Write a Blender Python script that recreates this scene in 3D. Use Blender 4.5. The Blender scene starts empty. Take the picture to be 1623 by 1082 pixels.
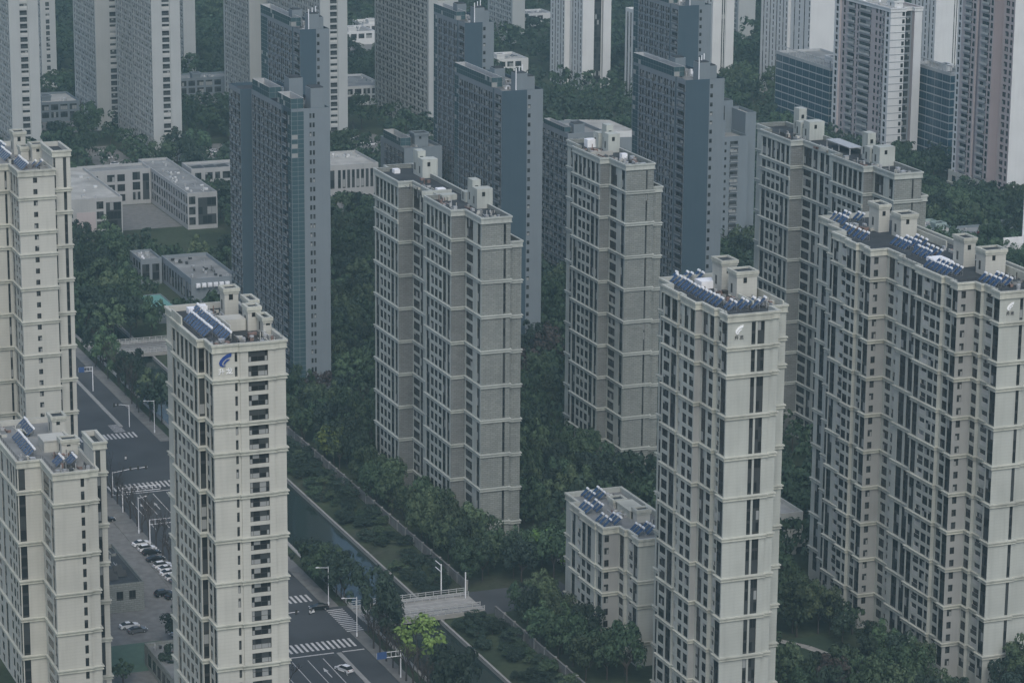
import bpy, math, random
import numpy as np
from mathutils import Matrix, Vector
random.seed(11); RNG = np.random.default_rng(5)
S = bpy.context.scene
COL = S.collection

# ------------------------------------------------------------------ camera
# world axes: x runs along the streets' cross direction, y along the canal, z up (metres)
PITCH, ROLL, YAW = math.radians(14.21), math.radians(0.461), math.radians(21.6)
FPX = 4715.0
CAMZ = 232.0
fwd0 = Vector((math.sin(YAW), math.cos(YAW), 0)); right0 = Vector((math.cos(YAW), -math.sin(YAW), 0)); zz = Vector((0, 0, 1))
fwd = fwd0 * math.cos(PITCH) - zz * math.sin(PITCH)
up = fwd0 * math.sin(PITCH) + zz * math.cos(PITCH)
cr = right0 * math.cos(ROLL) + up * math.sin(ROLL)
cu = up * math.cos(ROLL) - right0 * math.sin(ROLL)
cam_d = bpy.data.cameras.new('camera'); cam = bpy.data.objects.new('camera', cam_d); COL.objects.link(cam)
M = Matrix.Identity(4)
for i in range(3):
    M[i][0], M[i][1], M[i][2] = cr[i], cu[i], -fwd[i]
M[0][3], M[1][3], M[2][3] = 0, 0, CAMZ
cam.matrix_world = M
cam_d.sensor_width = 36.0; cam_d.lens = FPX / 1623 * 36.0
cam_d.clip_start = 1.0; cam_d.clip_end = 20000
S.camera = cam

def screen(p):                      # photograph pixels of a world point
    v = Vector(p) - Vector((0, 0, CAMZ))
    d = v.dot(fwd)
    return 811.5 + FPX * v.dot(cr) / d, 541 - FPX * v.dot(cu) / d, d

# ------------------------------------------------------------------ light
SUN_EL, SUN_AZ = math.radians(50), math.radians(196)      # azimuth clockwise from +y
w = bpy.data.worlds.new('World'); S.world = w; w.use_nodes = True
nt = w.node_tree
sky = nt.nodes.new('ShaderNodeTexSky'); sky.sky_type = 'NISHITA'; sky.sun_disc = False
sky.sun_elevation = SUN_EL; sky.sun_rotation = SUN_AZ; sky.air_density = 1.0; sky.dust_density = 2.2; sky.ozone_density = 1.0
bg = nt.nodes['Background']; bg.inputs[1].default_value = 0.13
nt.links.new(sky.outputs[0], bg.inputs[0])
sd = bpy.data.lights.new('sun', 'SUN'); sun = bpy.data.objects.new('sun', sd); COL.objects.link(sun)
sd.energy = 1.5; sd.angle = math.radians(40); sd.color = (1, 0.985, 0.93)
sdir = Vector((math.sin(SUN_AZ) * math.cos(SUN_EL), math.cos(SUN_AZ) * math.cos(SUN_EL), math.sin(SUN_EL)))
sun.rotation_euler = (-sdir).to_track_quat('-Z', 'Y').to_euler(); sun.location = (250, 650, 400)

S.view_settings.view_transform = 'Standard'; S.view_settings.look = 'None'
S.view_settings.gamma = 1; S.view_settings.use_curve_mapping = False
S.view_settings.exposure = 0.18
S.render.engine = 'CYCLES'
c = S.cycles
c.use_denoising = True
c.max_bounces = 5; c.diffuse_bounces = 3; c.glossy_bounces = 2; c.transmission_bounces = 2; c.volume_bounces = 1
c.volume_step_rate = 1; c.use_adaptive_sampling = True; c.adaptive_threshold = 0.02
HAZE_DENSITY = 0.000112; HAZE_COLOR = (0.57, 0.87, 0.98)

# ------------------------------------------------------------------ materials
def mat(name):
    m = bpy.data.materials.new(name); m.use_nodes = True
    return m, m.node_tree, m.node_tree.nodes['Principled BSDF']
def plain(name, col, rough=.8, metal=0, var=.12, scale=.6, spec=.3):
    m, t, b = mat(name)
    n = t.nodes.new('ShaderNodeTexNoise'); n.inputs['Scale'].default_value = scale; n.inputs['Detail'].default_value = 4
    g = t.nodes.new('ShaderNodeNewGeometry'); t.links.new(g.outputs['Position'], n.inputs['Vector'])
    r = t.nodes.new('ShaderNodeMapRange'); r.inputs['To Min'].default_value = 1 - var; r.inputs['To Max'].default_value = 1 + var
    r.inputs['From Min'].default_value = .25; r.inputs['From Max'].default_value = .75
    t.links.new(n.outputs[0], r.inputs[0])
    v = t.nodes.new('ShaderNodeVectorMath'); v.operation = 'SCALE'; v.inputs[0].default_value = col
    t.links.new(r.outputs[0], v.inputs['Scale']); t.links.new(v.outputs[0], b.inputs['Base Color'])
    b.inputs['Roughness'].default_value = rough; b.inputs['Metallic'].default_value = metal
    b.inputs['Specular IOR Level'].default_value = spec
    return m
def wallmat(name, col, col2, course=0.0, stain=.35, brick=None):
    """facade: weather streaks running down, faint panel courses, optional block bond"""
    m, t, b = mat(name); L = t.links
    g = t.nodes.new('ShaderNodeNewGeometry')
    sp = t.nodes.new('ShaderNodeSeparateXYZ'); L.new(g.outputs['Position'], sp.inputs[0])
    # running coordinate along the wall whatever it faces
    add = t.nodes.new('ShaderNodeMath'); add.operation = 'ADD'; L.new(sp.outputs[0], add.inputs[0]); L.new(sp.outputs[1], add.inputs[1])
    cb = t.nodes.new('ShaderNodeCombineXYZ'); L.new(add.outputs[0], cb.inputs[0]); L.new(sp.outputs[2], cb.inputs[1])
    mp = t.nodes.new('ShaderNodeMapping'); mp.inputs['Scale'].default_value = (1.1, .06, 1); L.new(cb.outputs[0], mp.inputs[0])
    n1 = t.nodes.new('ShaderNodeTexNoise'); n1.inputs['Scale'].default_value = 1.0; n1.inputs['Detail'].default_value = 5; L.new(mp.outputs[0], n1.inputs['Vector'])
    n2 = t.nodes.new('ShaderNodeTexNoise'); n2.inputs['Scale'].default_value = .12; n2.inputs['Detail'].default_value = 6; L.new(g.outputs['Position'], n2.inputs['Vector'])
    mx = t.nodes.new('ShaderNodeMix'); mx.data_type = 'RGBA'; mx.inputs[6].default_value = (*col, 1); mx.inputs[7].default_value = (*col2, 1)
    r1 = t.nodes.new('ShaderNodeMapRange'); r1.inputs['From Min'].default_value = .45; r1.inputs['From Max'].default_value = .8; r1.inputs['To Max'].default_value = stain
    L.new(n1.outputs[0], r1.inputs[0])
    r2 = t.nodes.new('ShaderNodeMapRange'); r2.inputs['From Min'].default_value = .4; r2.inputs['From Max'].default_value = .7; r2.inputs['To Max'].default_value = stain
    L.new(n2.outputs[0], r2.inputs[0])
    ad = t.nodes.new('ShaderNodeMath'); ad.operation = 'ADD'; ad.use_clamp = True; L.new(r1.outputs[0], ad.inputs[0]); L.new(r2.outputs[0], ad.inputs[1])
    L.new(ad.outputs[0], mx.inputs[0]); out = mx.outputs[2]
    if brick:
        bw, bh, dark, light = brick
        bt = t.nodes.new('ShaderNodeTexBrick'); L.new(cb.outputs[0], bt.inputs['Vector'])
        bt.inputs['Scale'].default_value = 1; bt.inputs['Brick Width'].default_value = bw; bt.inputs['Row Height'].default_value = bh
        bt.inputs['Mortar Size'].default_value = .06; bt.inputs['Mortar Smooth'].default_value = .3; bt.inputs['Bias'].default_value = 0
        bt.inputs['Color1'].default_value = (light, light, light, 1); bt.inputs['Color2'].default_value = (.86, .86, .86, 1); bt.inputs['Mortar'].default_value = (dark, dark, dark, 1)
        mm = t.nodes.new('ShaderNodeMix'); mm.data_type = 'RGBA'; mm.blend_type = 'MULTIPLY'; mm.inputs[0].default_value = 1
        L.new(out, mm.inputs[6]); L.new(bt.outputs[0], mm.inputs[7]); out = mm.outputs[2]
        bp = t.nodes.new('ShaderNodeBump'); bp.inputs['Strength'].default_value = .6; bp.inputs['Distance'].default_value = .05
        L.new(bt.outputs['Fac'], bp.inputs['Height']); bp.invert = True; L.new(bp.outputs[0], b.inputs['Normal'])
    elif course:
        wv = t.nodes.new('ShaderNodeMath'); wv.operation = 'FRACT'
        dv = t.nodes.new('ShaderNodeMath'); dv.operation = 'DIVIDE'; dv.inputs[1].default_value = course; L.new(sp.outputs[2], dv.inputs[0]); L.new(dv.outputs[0], wv.inputs[0])
        lt = t.nodes.new('ShaderNodeMath'); lt.operation = 'LESS_THAN'; lt.inputs[1].default_value = .1; L.new(wv.outputs[0], lt.inputs[0])
        ml = t.nodes.new('ShaderNodeMath'); ml.operation = 'MULTIPLY'; ml.inputs[1].default_value = .2; L.new(lt.outputs[0], ml.inputs[0])
        mm = t.nodes.new('ShaderNodeMix'); mm.data_type = 'RGBA'; mm.inputs[7].default_value = (*[v * .5 for v in col], 1)
        L.new(ml.outputs[0], mm.inputs[0]); L.new(out, mm.inputs[6]); out = mm.outputs[2]
    L.new(out, b.inputs['Base Color']); b.inputs['Roughness'].default_value = .85; b.inputs['Specular IOR Level'].default_value = .2
    return m
def leafmat(name, c1, c2, c3):
    m, t, b = mat(name); L = t.links
    g = t.nodes.new('ShaderNodeNewGeometry'); o = t.nodes.new('ShaderNodeObjectInfo')
    rp = t.nodes.new('ShaderNodeValToRGB'); e = rp.color_ramp.elements
    e[0].color = (*c1, 1); e[1].color = (*c3, 1); e[1].position = 1.0
    k = e.new(.55); k.color = (*c2, 1)
    L.new(g.outputs['Random Per Island'], rp.inputs[0])
    h = t.nodes.new('ShaderNodeHueSaturation')
    r = t.nodes.new('ShaderNodeMapRange'); r.inputs['To Min'].default_value = .65; r.inputs['To Max'].default_value = 1.45; L.new(o.outputs['Random'], r.inputs[0])
    r2 = t.nodes.new('ShaderNodeMapRange'); r2.inputs['To Min'].default_value = .47; r2.inputs['To Max'].default_value = .53
    mu = t.nodes.new('ShaderNodeMath'); mu.operation = 'MULTIPLY'; mu.inputs[1].default_value = 7.31; fr = t.nodes.new('ShaderNodeMath'); fr.operation = 'FRACT'
    L.new(o.outputs['Random'], mu.inputs[0]); L.new(mu.outputs[0], fr.inputs[0]); L.new(fr.outputs[0], r2.inputs[0])
    L.new(r.outputs[0], h.inputs['Value']); L.new(r2.outputs[0], h.inputs['Hue']); L.new(rp.outputs[0], h.inputs['Color'])
    L.new(h.outputs[0], b.inputs['Base Color']); b.inputs['Roughness'].default_value = .7; b.inputs['Specular IOR Level'].default_value = .2
    return m
def glass(name, col, rough=.16, spec=.28):
    m, t, b = mat(name)
    b.inputs['Base Color'].default_value = (*col, 1); b.inputs['Roughness'].default_value = rough; b.inputs['Specular IOR Level'].default_value = spec
    return m

MT = {}
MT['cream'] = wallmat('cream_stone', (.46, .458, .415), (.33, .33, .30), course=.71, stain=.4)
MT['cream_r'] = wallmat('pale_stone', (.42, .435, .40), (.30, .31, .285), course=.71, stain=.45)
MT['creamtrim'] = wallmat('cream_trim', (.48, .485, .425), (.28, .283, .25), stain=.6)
MT['flank'] = wallmat('flank_stone', (.30, .305, .295), (.23, .235, .23), stain=.4)  # pale stone in a darker tone, for the flank walls
MT['stoneflank'] = wallmat('flank_stone_blocks', (.19, .2, .196), (.147, .155, .152), stain=.5, brick=(1.3, .5, .66, 1.06))  # same block bond as the grey stone, toned darker for the wing flanks
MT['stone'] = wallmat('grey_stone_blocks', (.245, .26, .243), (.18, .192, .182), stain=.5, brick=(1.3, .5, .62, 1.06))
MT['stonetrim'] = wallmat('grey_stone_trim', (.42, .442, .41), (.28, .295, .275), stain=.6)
MT['grey'] = wallmat('grey_render', (.2, .225, .243), (.165, .188, .205), stain=.5)
MT['greylight'] = wallmat('light_grey_render', (.175, .205, .225), (.145, .172, .19), stain=.4)
MT['slate'] = wallmat('dark_slate_cladding', (.055, .085, .108), (.045, .072, .094), stain=.4)
MT['beige'] = wallmat('beige_render', (.37, .385, .38), (.30, .315, .312), stain=.35)
MT['white'] = wallmat('white_render', (.6, .61, .605), (.5, .505, .505), stain=.4)
MT['school'] = wallmat('school_render', (.36, .365, .36), (.28, .285, .285), stain=.5)
MT['pink'] = wallmat('pinkish_render', (.42, .375, .375), (.35, .31, .31), stain=.35)
MT['brown'] = wallmat('mauve_render', (.225, .195, .205), (.19, .165, .172), stain=.35)
MT['roof'] = plain('roof_deck', (.04, .046, .05), .9, var=.45, scale=.25)
MT['roofgrey'] = plain('grey_roof_deck', (.2, .205, .2), .9, var=.35, scale=.15)
MT['rooflight'] = plain('pale_roof_deck', (.34, .335, .31), .9, var=.3, scale=.15)
MT['frame'] = plain('window_frame', (.045, .045, .043), .5)
MT['g0'] = glass('dark_glass', (.018, .02, .021))
MT['g1'] = glass('mid_glass', (.05, .055, .056), .2)
MT['g2'] = glass('curtain_reflection_glass', (.26, .27, .265), .35)  # curtained panes, and panes with a white reflection painted in
MT['spandrel'] = plain('spandrel_panel', (.036, .038, .037), .55)
MT['sash'] = plain('pale_sash', (.42, .42, .40), .6)
MT['slab'] = plain('balcony_slab', (.3, .32, .33), .8)
MT['teal'] = glass('teal_glass', (.05, .088, .1), .15)
MT['parapet'] = plain('balcony_panel', (.115, .13, .14), .6)
MT['mullion'] = plain('grey_mullion', (.15, .175, .185), .6)
MT['blue'] = glass('blue_glass', (.03, .07, .10), .12)
MT['metal'] = plain('pale_metal', (.42, .43, .43), .5, .2)
MT['asphalt'] = plain('asphalt', (.052, .056, .060), .9, var=.25, scale=.08)
MT['paving'] = plain('paving', (.15, .15, .145), .9, var=.25, scale=.5)
MT['palepaving'] = plain('pale_paving', (.27, .265, .25), .9, var=.2, scale=.4)
MT['paint'] = plain('road_paint', (.46, .46, .45), .8, var=.25, scale=1.2)
MT['kerb'] = plain('kerb_stone', (.26, .26, .25), .9)
MT['water'] = None
MT['solar'] = glass('solar_tubes', (.02, .05, .12), .2, .7)
MT['tank'] = plain('white_tank', (.78, .79, .8), .35, .1, var=.05)
MT['steel'] = plain('galvanised_steel', (.34, .35, .36), .5, .5)
MT['bark'] = plain('bark', (.06, .05, .043), .95)
MT['twig'] = plain('twigs', (.05, .043, .04), .95)
MT['leaf'] = leafmat('dark_foliage', (.027, .048, .026), (.037, .061, .033), (.052, .08, .042))
MT['leafy'] = leafmat('bright_foliage', (.09, .14, .04), (.12, .18, .048), (.15, .22, .06))
MT['leafg'] = leafmat('mid_green_foliage', (.04, .066, .036), (.054, .084, .044), (.075, .108, .055))
MT['leafd'] = leafmat('dusky_foliage', (.015, .027, .02), (.02, .034, .024), (.027, .043, .029))
MT['leafr'] = leafmat('russet_foliage', (.04, .034, .032), (.055, .045, .042), (.07, .056, .05))
MT['blossom'] = leafmat('pale_blossom', (.25, .24, .24), (.36, .34, .34), (.46, .43, .43))
MT['tarp'] = plain('white_sheet', (.75, .76, .78), .7, var=.1)
MT['brick_red'] = plain('reddish_clutter', (.2, .14, .12), .9, var=.3, scale=2)
MT['signblue'] = plain('blue_sign', (.045, .09, .22), .5)
MT['signwhite'] = plain('white_sign', (.7, .7, .7), .5)
MT['letter_dark'] = plain('dark_letters', (.09, .09, .09), .5)
MT['letter_white'] = plain('white_letters', (.82, .83, .84), .5)
MT['logo_blue'] = plain('blue_emblem', (.025, .06, .23), .4)
MT['red'] = plain('dark_red', (.16, .03, .035), .6)
MT['green_roof'] = plain('teal_roof', (.12, .27, .24), .7)
MT['tyre'] = plain('tyre', (.02, .02, .02), .9)
WM = [MT['frame'], MT['g0'], MT['g1'], MT['g2'], MT['spandrel'], MT['sash'], MT['teal'], MT['blue'], MT['metal'], MT['slab'], MT['mullion'], MT['parapet']]

def groundmat():
    m, t, b = mat('ground_cover'); L = t.links
    g = t.nodes.new('ShaderNodeNewGeometry')
    n = t.nodes.new('ShaderNodeTexNoise'); n.inputs['Scale'].default_value = .05; n.inputs['Detail'].default_value = 8; L.new(g.outputs['Position'], n.inputs['Vector'])
    n2 = t.nodes.new('ShaderNodeTexNoise'); n2.inputs['Scale'].default_value = .7; n2.inputs['Detail'].default_value = 4; L.new(g.outputs['Position'], n2.inputs['Vector'])
    rp = t.nodes.new('ShaderNodeValToRGB'); e = rp.color_ramp.elements
    e[0].position = .36; e[0].color = (.030, .042, .026, 1); e[1].position = .66; e[1].color = (.048, .054, .04, 1)
    k = e.new(.5); k.color = (.045, .06, .034, 1)
    L.new(n.outputs[0], rp.inputs[0])
    mx = t.nodes.new('ShaderNodeMix'); mx.data_type = 'RGBA'; mx.blend_type = 'MULTIPLY'; mx.inputs[0].default_value = 1
    r = t.nodes.new('ShaderNodeMapRange'); r.inputs['To Min'].default_value = .5; r.inputs['To Max'].default_value = 1.5; L.new(n2.outputs[0], r.inputs[0])
    L.new(rp.outputs[0], mx.inputs[6]); L.new(r.outputs[0], mx.inputs[7]); L.new(mx.outputs[2], b.inputs['Base Color'])
    b.inputs['Roughness'].default_value = .95; b.inputs['Specular IOR Level'].default_value = .1
    return m
MT['ground'] = groundmat()
def watermat():
    m, t, b = mat('canal_water'); L = t.links
    b.inputs['Base Color'].default_value = (.014, .024, .021, 1); b.inputs['Roughness'].default_value = .09; b.inputs['Specular IOR Level'].default_value = .2
    g = t.nodes.new('ShaderNodeNewGeometry'); n = t.nodes.new('ShaderNodeTexNoise'); n.inputs['Scale'].default_value = .6; n.inputs['Detail'].default_value = 3
    L.new(g.outputs['Position'], n.inputs['Vector'])
    bp = t.nodes.new('ShaderNodeBump'); bp.inputs['Strength'].default_value = .12; bp.inputs['Distance'].default_value = .15; L.new(n.outputs[0], bp.inputs['Height']); L.new(bp.outputs[0], b.inputs['Normal'])
    return m
MT['water'] = watermat()

# ------------------------------------------------------------------ mesh helpers
class MB:
    def __init__(s): s.v = []; s.f = []; s.m = []
    def quad(s, a, b, c, d, m=0):
        n = len(s.v); s.v += [a, b, c, d]; s.f.append((n, n + 1, n + 2, n + 3)); s.m.append(m)
    def poly(s, pts, m=0):
        n = len(s.v); s.v += list(pts); s.f.append(tuple(range(n, n + len(pts)))); s.m.append(m)
    def box(s, x0, x1, y0, y1, z0, z1, m=0, bottom=True):
        n = len(s.v)
        s.v += [(x0, y0, z0), (x1, y0, z0), (x1, y1, z0), (x0, y1, z0), (x0, y0, z1), (x1, y0, z1), (x1, y1, z1), (x0, y1, z1)]
        fs = [(0, 1, 5, 4), (1, 2, 6, 5), (2, 3, 7, 6), (3, 0, 4, 7), (4, 5, 6, 7)] + ([(3, 2, 1, 0)] if bottom else [])
        for q in fs: s.f.append(tuple(n + i for i in q)); s.m.append(m)
    def tube(s, p, q, r0, r1=None, k=6, m=0, cap=True):
        r1 = r0 if r1 is None else r1
        p, q = Vector(p), Vector(q); d = (q - p)
        if d.length < 1e-6: return
        d.normalize(); a = d.orthogonal().normalized(); b = d.cross(a)
        n = len(s.v)
        for c_, r in ((p, r0), (q, r1)):
            for i in range(k):
                t = 2 * math.pi * i / k; s.v.append(tuple(c_ + a * (r * math.cos(t)) + b * (r * math.sin(t))))
        for i in range(k):
            j = (i + 1) % k; s.f.append((n + i, n + j, n + k + j, n + k + i)); s.m.append(m)
        if cap:
            s.f.append(tuple(n + k + i for i in range(k))); s.m.append(m)
            s.f.append(tuple(n + k - 1 - i for i in range(k))); s.m.append(m)
    def mesh(s, name, mats):
        me = bpy.data.meshes.new(name); me.from_pydata(s.v, [], s.f)
        for m in mats: me.materials.append(m)
        if len(mats) > 1: me.polygons.foreach_set('material_index', s.m)
        me.update(); return me
    def build(s, name, mats, parent=None, loc=None):
        if not s.f: return None
        if not isinstance(mats, (list, tuple)): mats = [mats]
        return link(name, s.mesh(name, mats), parent, loc)
def link(name, me, parent=None, loc=None, rot=None, scale=None):
    o = bpy.data.objects.new(name, me); COL.objects.link(o)
    if parent: o.parent = parent
    if loc: o.location = loc
    if rot is not None: o.rotation_euler = (0, 0, rot)
    if scale: o.scale = scale if isinstance(scale, (tuple, list)) else (scale,) * 3
    return o
def empty(name, loc, rot=0):
    o = bpy.data.objects.new(name, None); COL.objects.link(o); o.location = loc; o.rotation_euler = (0, 0, rot); o.empty_display_size = .5
    return o
def tag(o, label=None, cat=None, group=None, kind=None):
    if label: o['label'] = label
    if cat: o['category'] = cat
    if group: o['group'] = group
    if kind: o['kind'] = kind
    return o
def copy_tree(o, parent=None):
    n = o.copy(); COL.objects.link(n); n.parent = parent
    for ch in list(o.children):
        copy_tree(ch, n)
    return n
def struct(name, mb, mats, label=None):
    o = mb.build(name, mats); o['kind'] = 'structure'
    if label: o['label'] = label
    return o

# ------------------------------------------------------------------ setting
XL, XR = 210.0, 226.0            # canal banks
g = MB()
prof = [(-6000, 0), (XL - 1, 0), (XL, -3.2), (XR, -3.2), (XR + .6, -1.4), (XR + 11, -.02), (6000, 0)]
ys = [-600, 300, 540, 700, 900, 1200, 5000]
for (xa, za), (xb, zb) in zip(prof, prof[1:]):
    for ya, yb in zip(ys, ys[1:]):
        g.quad((xa, ya, za), (xb, ya, zb), (xb, yb, zb), (xa, yb, za))
tag(struct('ground', g, MT['ground']), 'dark green and brown planted ground between the towers')
wt = MB(); wt.quad((XL - .8, 200, -1.9), (XR + .35, 200, -1.9), (XR + .35, 1000, -1.9), (XL - .8, 1000, -1.9))
struct('water', wt, MT['water'], 'dark still canal water')
rd = MB()
rd.quad((177.5, 200, .012), (203, 200, .012), (203, 1100, .012), (177.5, 1100, .012))
rd.quad((-300, 745, .012), (177.5, 745, .012), (177.5, 785, .012), (-300, 785, .012))
rd.quad((203, 749, .012), (208.5, 749, .012), (208.5, 779, .012), (203, 779, .012))
rd.quad((203, 612, .012), (208.6, 612, .012), (208.6, 630, .012), (203, 630, .012))
rd.quad((237, 613, .012), (262, 613, .012), (262, 629, .012), (237, 629, .012))
road = struct('road', rd, MT['asphalt'], 'grey asphalt road with white crossings')
pv = MB()
for (x0, x1, y0, y1) in [(172.5, 177.5, 200, 745), (172.5, 177.5, 785, 1100), (203, 206.2, 200, 612), (203, 206.2, 630, 749), (203, 206.2, 779, 1100)]:
    pv.box(x0, x1, y0, y1, -.2, .13, 0)
struct('pavement', pv, MT['paving'], 'raised pavements along the road')
pl = MB(); pl.quad((135, 560, .02), (172.5, 560, .02), (172.5, 740, .02), (135, 740, .02))
struct('car_park', pl, MT['paving'], 'grey paved car park beside the shop')
mk = MB()
for (y0, y1) in [(797, 1000), (200, 600)]:
    mk.box(195.8, 196.9, y0, y1, -.1, .2, 0)
ct = MB(); ct.quad((141, 604, .03), (161, 604, .03), (161, 622, .03), (141, 622, .03)); struct('sports_court', ct, plain('green_court', (.07, .12, .09), .9), 'faded green court beside the lower left tower')
struct('median', mk, MT['kerb'], 'narrow raised kerb strip between the carriageways')

yd = MB()
for k, (x0, x1, y0, y1) in enumerate([(284, 301, 1165, 1226), (325, 346, 1160, 1216), (394, 416, 1175, 1216), (276, 306, 1262, 1291), (356, 392, 1306, 1341), (474, 532, 1425, 1500), (340, 376, 1062, 1083), (260, 285.5, 1056, 1101)]):
    yd.quad((x0, y0, .01), (x1, y0, .01), (x1, y1, .01), (x0, y1, .01))
struct('paved_yards', yd, MT['paving'], 'pale paved yards between the far buildings')
def stripe(x0, x1, y0, y1, name='crosswalk_stripe'):
    m = MB(); m.quad((x0, y0, .018), (x1, y0, .018), (x1, y1, .018), (x0, y1, .018)); m.build(name, MT['paint'], road)
for k in range(17): x = 178.6 + k * 1.2; stripe(x, x + .55, 785.8, 791.2)
for k in range(17): x = 178.4 + k * 1.2; stripe(x, x + .55, 737.0, 742.4)
for k in range(19): x = 178.6 + k * 1.25; stripe(x, x + .6, 603.2, 608.6)
for k in range(19): x = 178.6 + k * 1.25; stripe(x, x + .6, 635.8, 640.8)
for k in range(13): y = 612.8 + k * 1.25; stripe(202.6, 206.6, y, y + .55)
for x in (181.2, 184.8, 188.4, 192):
    for (ya, yb) in [(300, 598), (646, 732), (796, 1000)]:
        y = yb
        first = True
        while y > max(ya, yb - 120):
            n = 18 if first else 5
            stripe(x - .09, x + .09, y - n, y, 'lane_line'); y -= n + 7; first = False
stripe(178.2, 195.4, 600.4, 600.9, 'stop_line'); stripe(178.2, 195.4, 733.6, 734.1, 'stop_line'); stripe(197.4, 202.6, 600.4, 600.9, 'stop_line')
for k in range(9): y = 792.5 + k * .9; stripe(193.2 , 196.4 , y, y + .35, 'hatch_line')
for x in (183, 186.6, 190.2, 193.8):
    for y0 in ((586,) if x > 188 else (718,)):
        m = MB(); m.quad((x - .12, y0, .018), (x + .12, y0, .018), (x + .12, y0 + 4, .018), (x - .12, y0 + 4, .018)); m.poly([(x - .5, y0 + 4, .018), (x + .5, y0 + 4, .018), (x, y0 + 6.4, .018)]); m.build('lane_arrow', MT['paint'], road)

# ------------------------------------------------------------------ window and facade builder
def win_geo(mb, f, k, w, h, var, d, n=1):
    """f(x, depth, z) -> point. One window of kind k filling a w x h opening, set d behind the wall face."""
    R = random.Random(var * 97 + int(w * 50) + int(h * 30))
    def rect(x0, x1, z0, z1, dep, m):
        mb.quad(f(x0, dep, z0), f(x1, dep, z0), f(x1, dep, z1), f(x0, dep, z1), m)
    def gl(p2=.07, p1=.3):
        r = R.random(); return 3 if r < p2 else (2 if r < p2 + p1 else 1)
    if k in ('w', 's', 'n'):
        rect(0, w, 0, h, d, 0)
        b = .07; nx = 1 if w < .95 else (2 if w < 2.4 else 3)
        zt = h * .68 if h > 1.2 else h
        for i in range(nx):
            x0 = b + i * (w - b) / nx; x1 = (i + 1) * (w - b) / nx
            rect(x0, x1, b, zt - b / 2, d - .02, gl())
            if zt < h: rect(x0, x1, zt + b / 2, h - b, d - .02, gl(.05))
    elif k == 'B':                       # wide living-room window with sliding sashes
        rect(0, w, 0, h, d, 0); b = .09
        xs = [b, w * .16, w * .5, w * .84, w - b]
        for i in range(4):
            lo = R.random()
            rect(xs[i] + .04, xs[i + 1] - .04, b, h * .45, d - .02, 3 if (lo < .7) else 1)  # white reflection on the lower sashes put into the pane colour
            rect(xs[i] + .04, xs[i + 1] - .04, h * .45 + .1, h - b, d - .02, gl(.12, .35))
    elif k == 't':                       # strip of windows and dark spandrels over n floors
        rect(0, w, 0, h, d, 4); b = .09; fh = h / n
        nx = 1 if w < 1.5 else (2 if w < 3.2 else 4)
        for j in range(n):
            for i in range(nx):
                x0 = b + i * (w - b) / nx; x1 = (i + 1) * (w - b) / nx
                rect(x0, x1, j * fh + .5, (j + 1) * fh - .12, d - .02, gl(.1, .35))
    elif k == 'b':                       # recessed balcony with parapet
        rect(0, w, 0, h, d, gl(.05, .4)); mb.quad(f(0, .02, 0), f(w, .02, 0), f(w, .02, .95), f(0, .02, .95), 5 if var % 3 else 2)
        mb.quad(f(0, .02, .95), f(w, .02, .95), f(w, .12, .95), f(0, .12, .95), 5)
        rect(w * .5 - .05, w * .5 + .05, .95, h, .08, 0)
        if R.random() < .5: x = R.uniform(0, max(.01, w - .9)); rect(x, min(w, x + .9), 1.0, h - .2, d * .6, gl(.6, .3))
    elif k in 'oO':                       # projecting balcony slab and rail in front of glazing
        rect(0, w, 0, h, d, 0); rect(.08, w * .48, .1, h - .1, d - .02, gl(.2, .4)); rect(w * .52, w - .08, .1, h - .1, d - .02, gl(.2, .4))
        p = -.45
        pm = 5 if k == 'O' else 11
        mb.quad(f(0, p, -.12), f(w, p, -.12), f(w, p, .85), f(0, p, .85), pm); mb.quad(f(0, p - .02, -.14), f(w, p - .02, -.14), f(w, p - .02, .12), f(0, p - .02, .12), 9)
        if R.random() < .3: rect(w * .5, w * .9, .15, h * .8, d - .04, 3)
        mb.quad(f(0, 0, -.12), f(0, p, -.12), f(0, p, .85), f(0, 0, .85), 2); mb.quad(f(w, p, -.12), f(w, 0, -.12), f(w, 0, .85), f(w, p, .85), 2)
        mb.quad(f(0, p, .85), f(w, p, .85), f(w, p + .1, .85), f(0, p + .1, .85), 9)
        mb.quad(f(0, 0, -.12), f(w, 0, -.12), f(w, p, -.12), f(0, p, -.12), 5); mb.quad(f(0, p, 0), f(w, p, 0), f(w, 0, 0), f(0, 0, 0), 5)
    elif k in ('c', 'u'):                # curtain wall pane grid (teal or blue)
        g_ = 6 if k == 'c' else 7
        rect(0, w, 0, h, d, 10); nx = max(1, round(w / 1.9)); nz = max(1, round(h / 1.6)) if k == 'c' else 1
        for i in range(nx):
            for j in range(nz):
                x0 = i * w / nx + .06; x1 = (i + 1) * w / nx - .06; z0 = j * h / nz + .06; z1 = (j + 1) * h / nz - .06
                rect(x0, x1, z0, z1, d - .02, g_ if R.random() < .93 else 3)

WCACHE = {}
def win_mesh(k, w, h, var, d, n):
    key = (k, round(w, 2), round(h, 2), var, round(d, 2), n)
    if key not in WCACHE:
        mb = MB(); win_geo(mb, lambda x, dep, z: (x, dep, z), k, key[1], key[2], var, d, n)
        WCACHE[key] = mb.mesh('window_' + k, WM)
    return WCACHE[key]
WNAME = {'w': 'window', 's': 'window', 'n': 'window', 'B': 'window', 't': 'window_strip', 'b': 'balcony', 'o': 'balcony', 'O': 'balcony', 'c': 'glass_panel', 'u': 'glass_panel'}
DEPTH = {'w': .07, 's': .06, 'n': .12, 'B': .2, 't': .09, 'b': .3, 'o': .06, 'O': .06, 'c': .05, 'u': .06}

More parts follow.
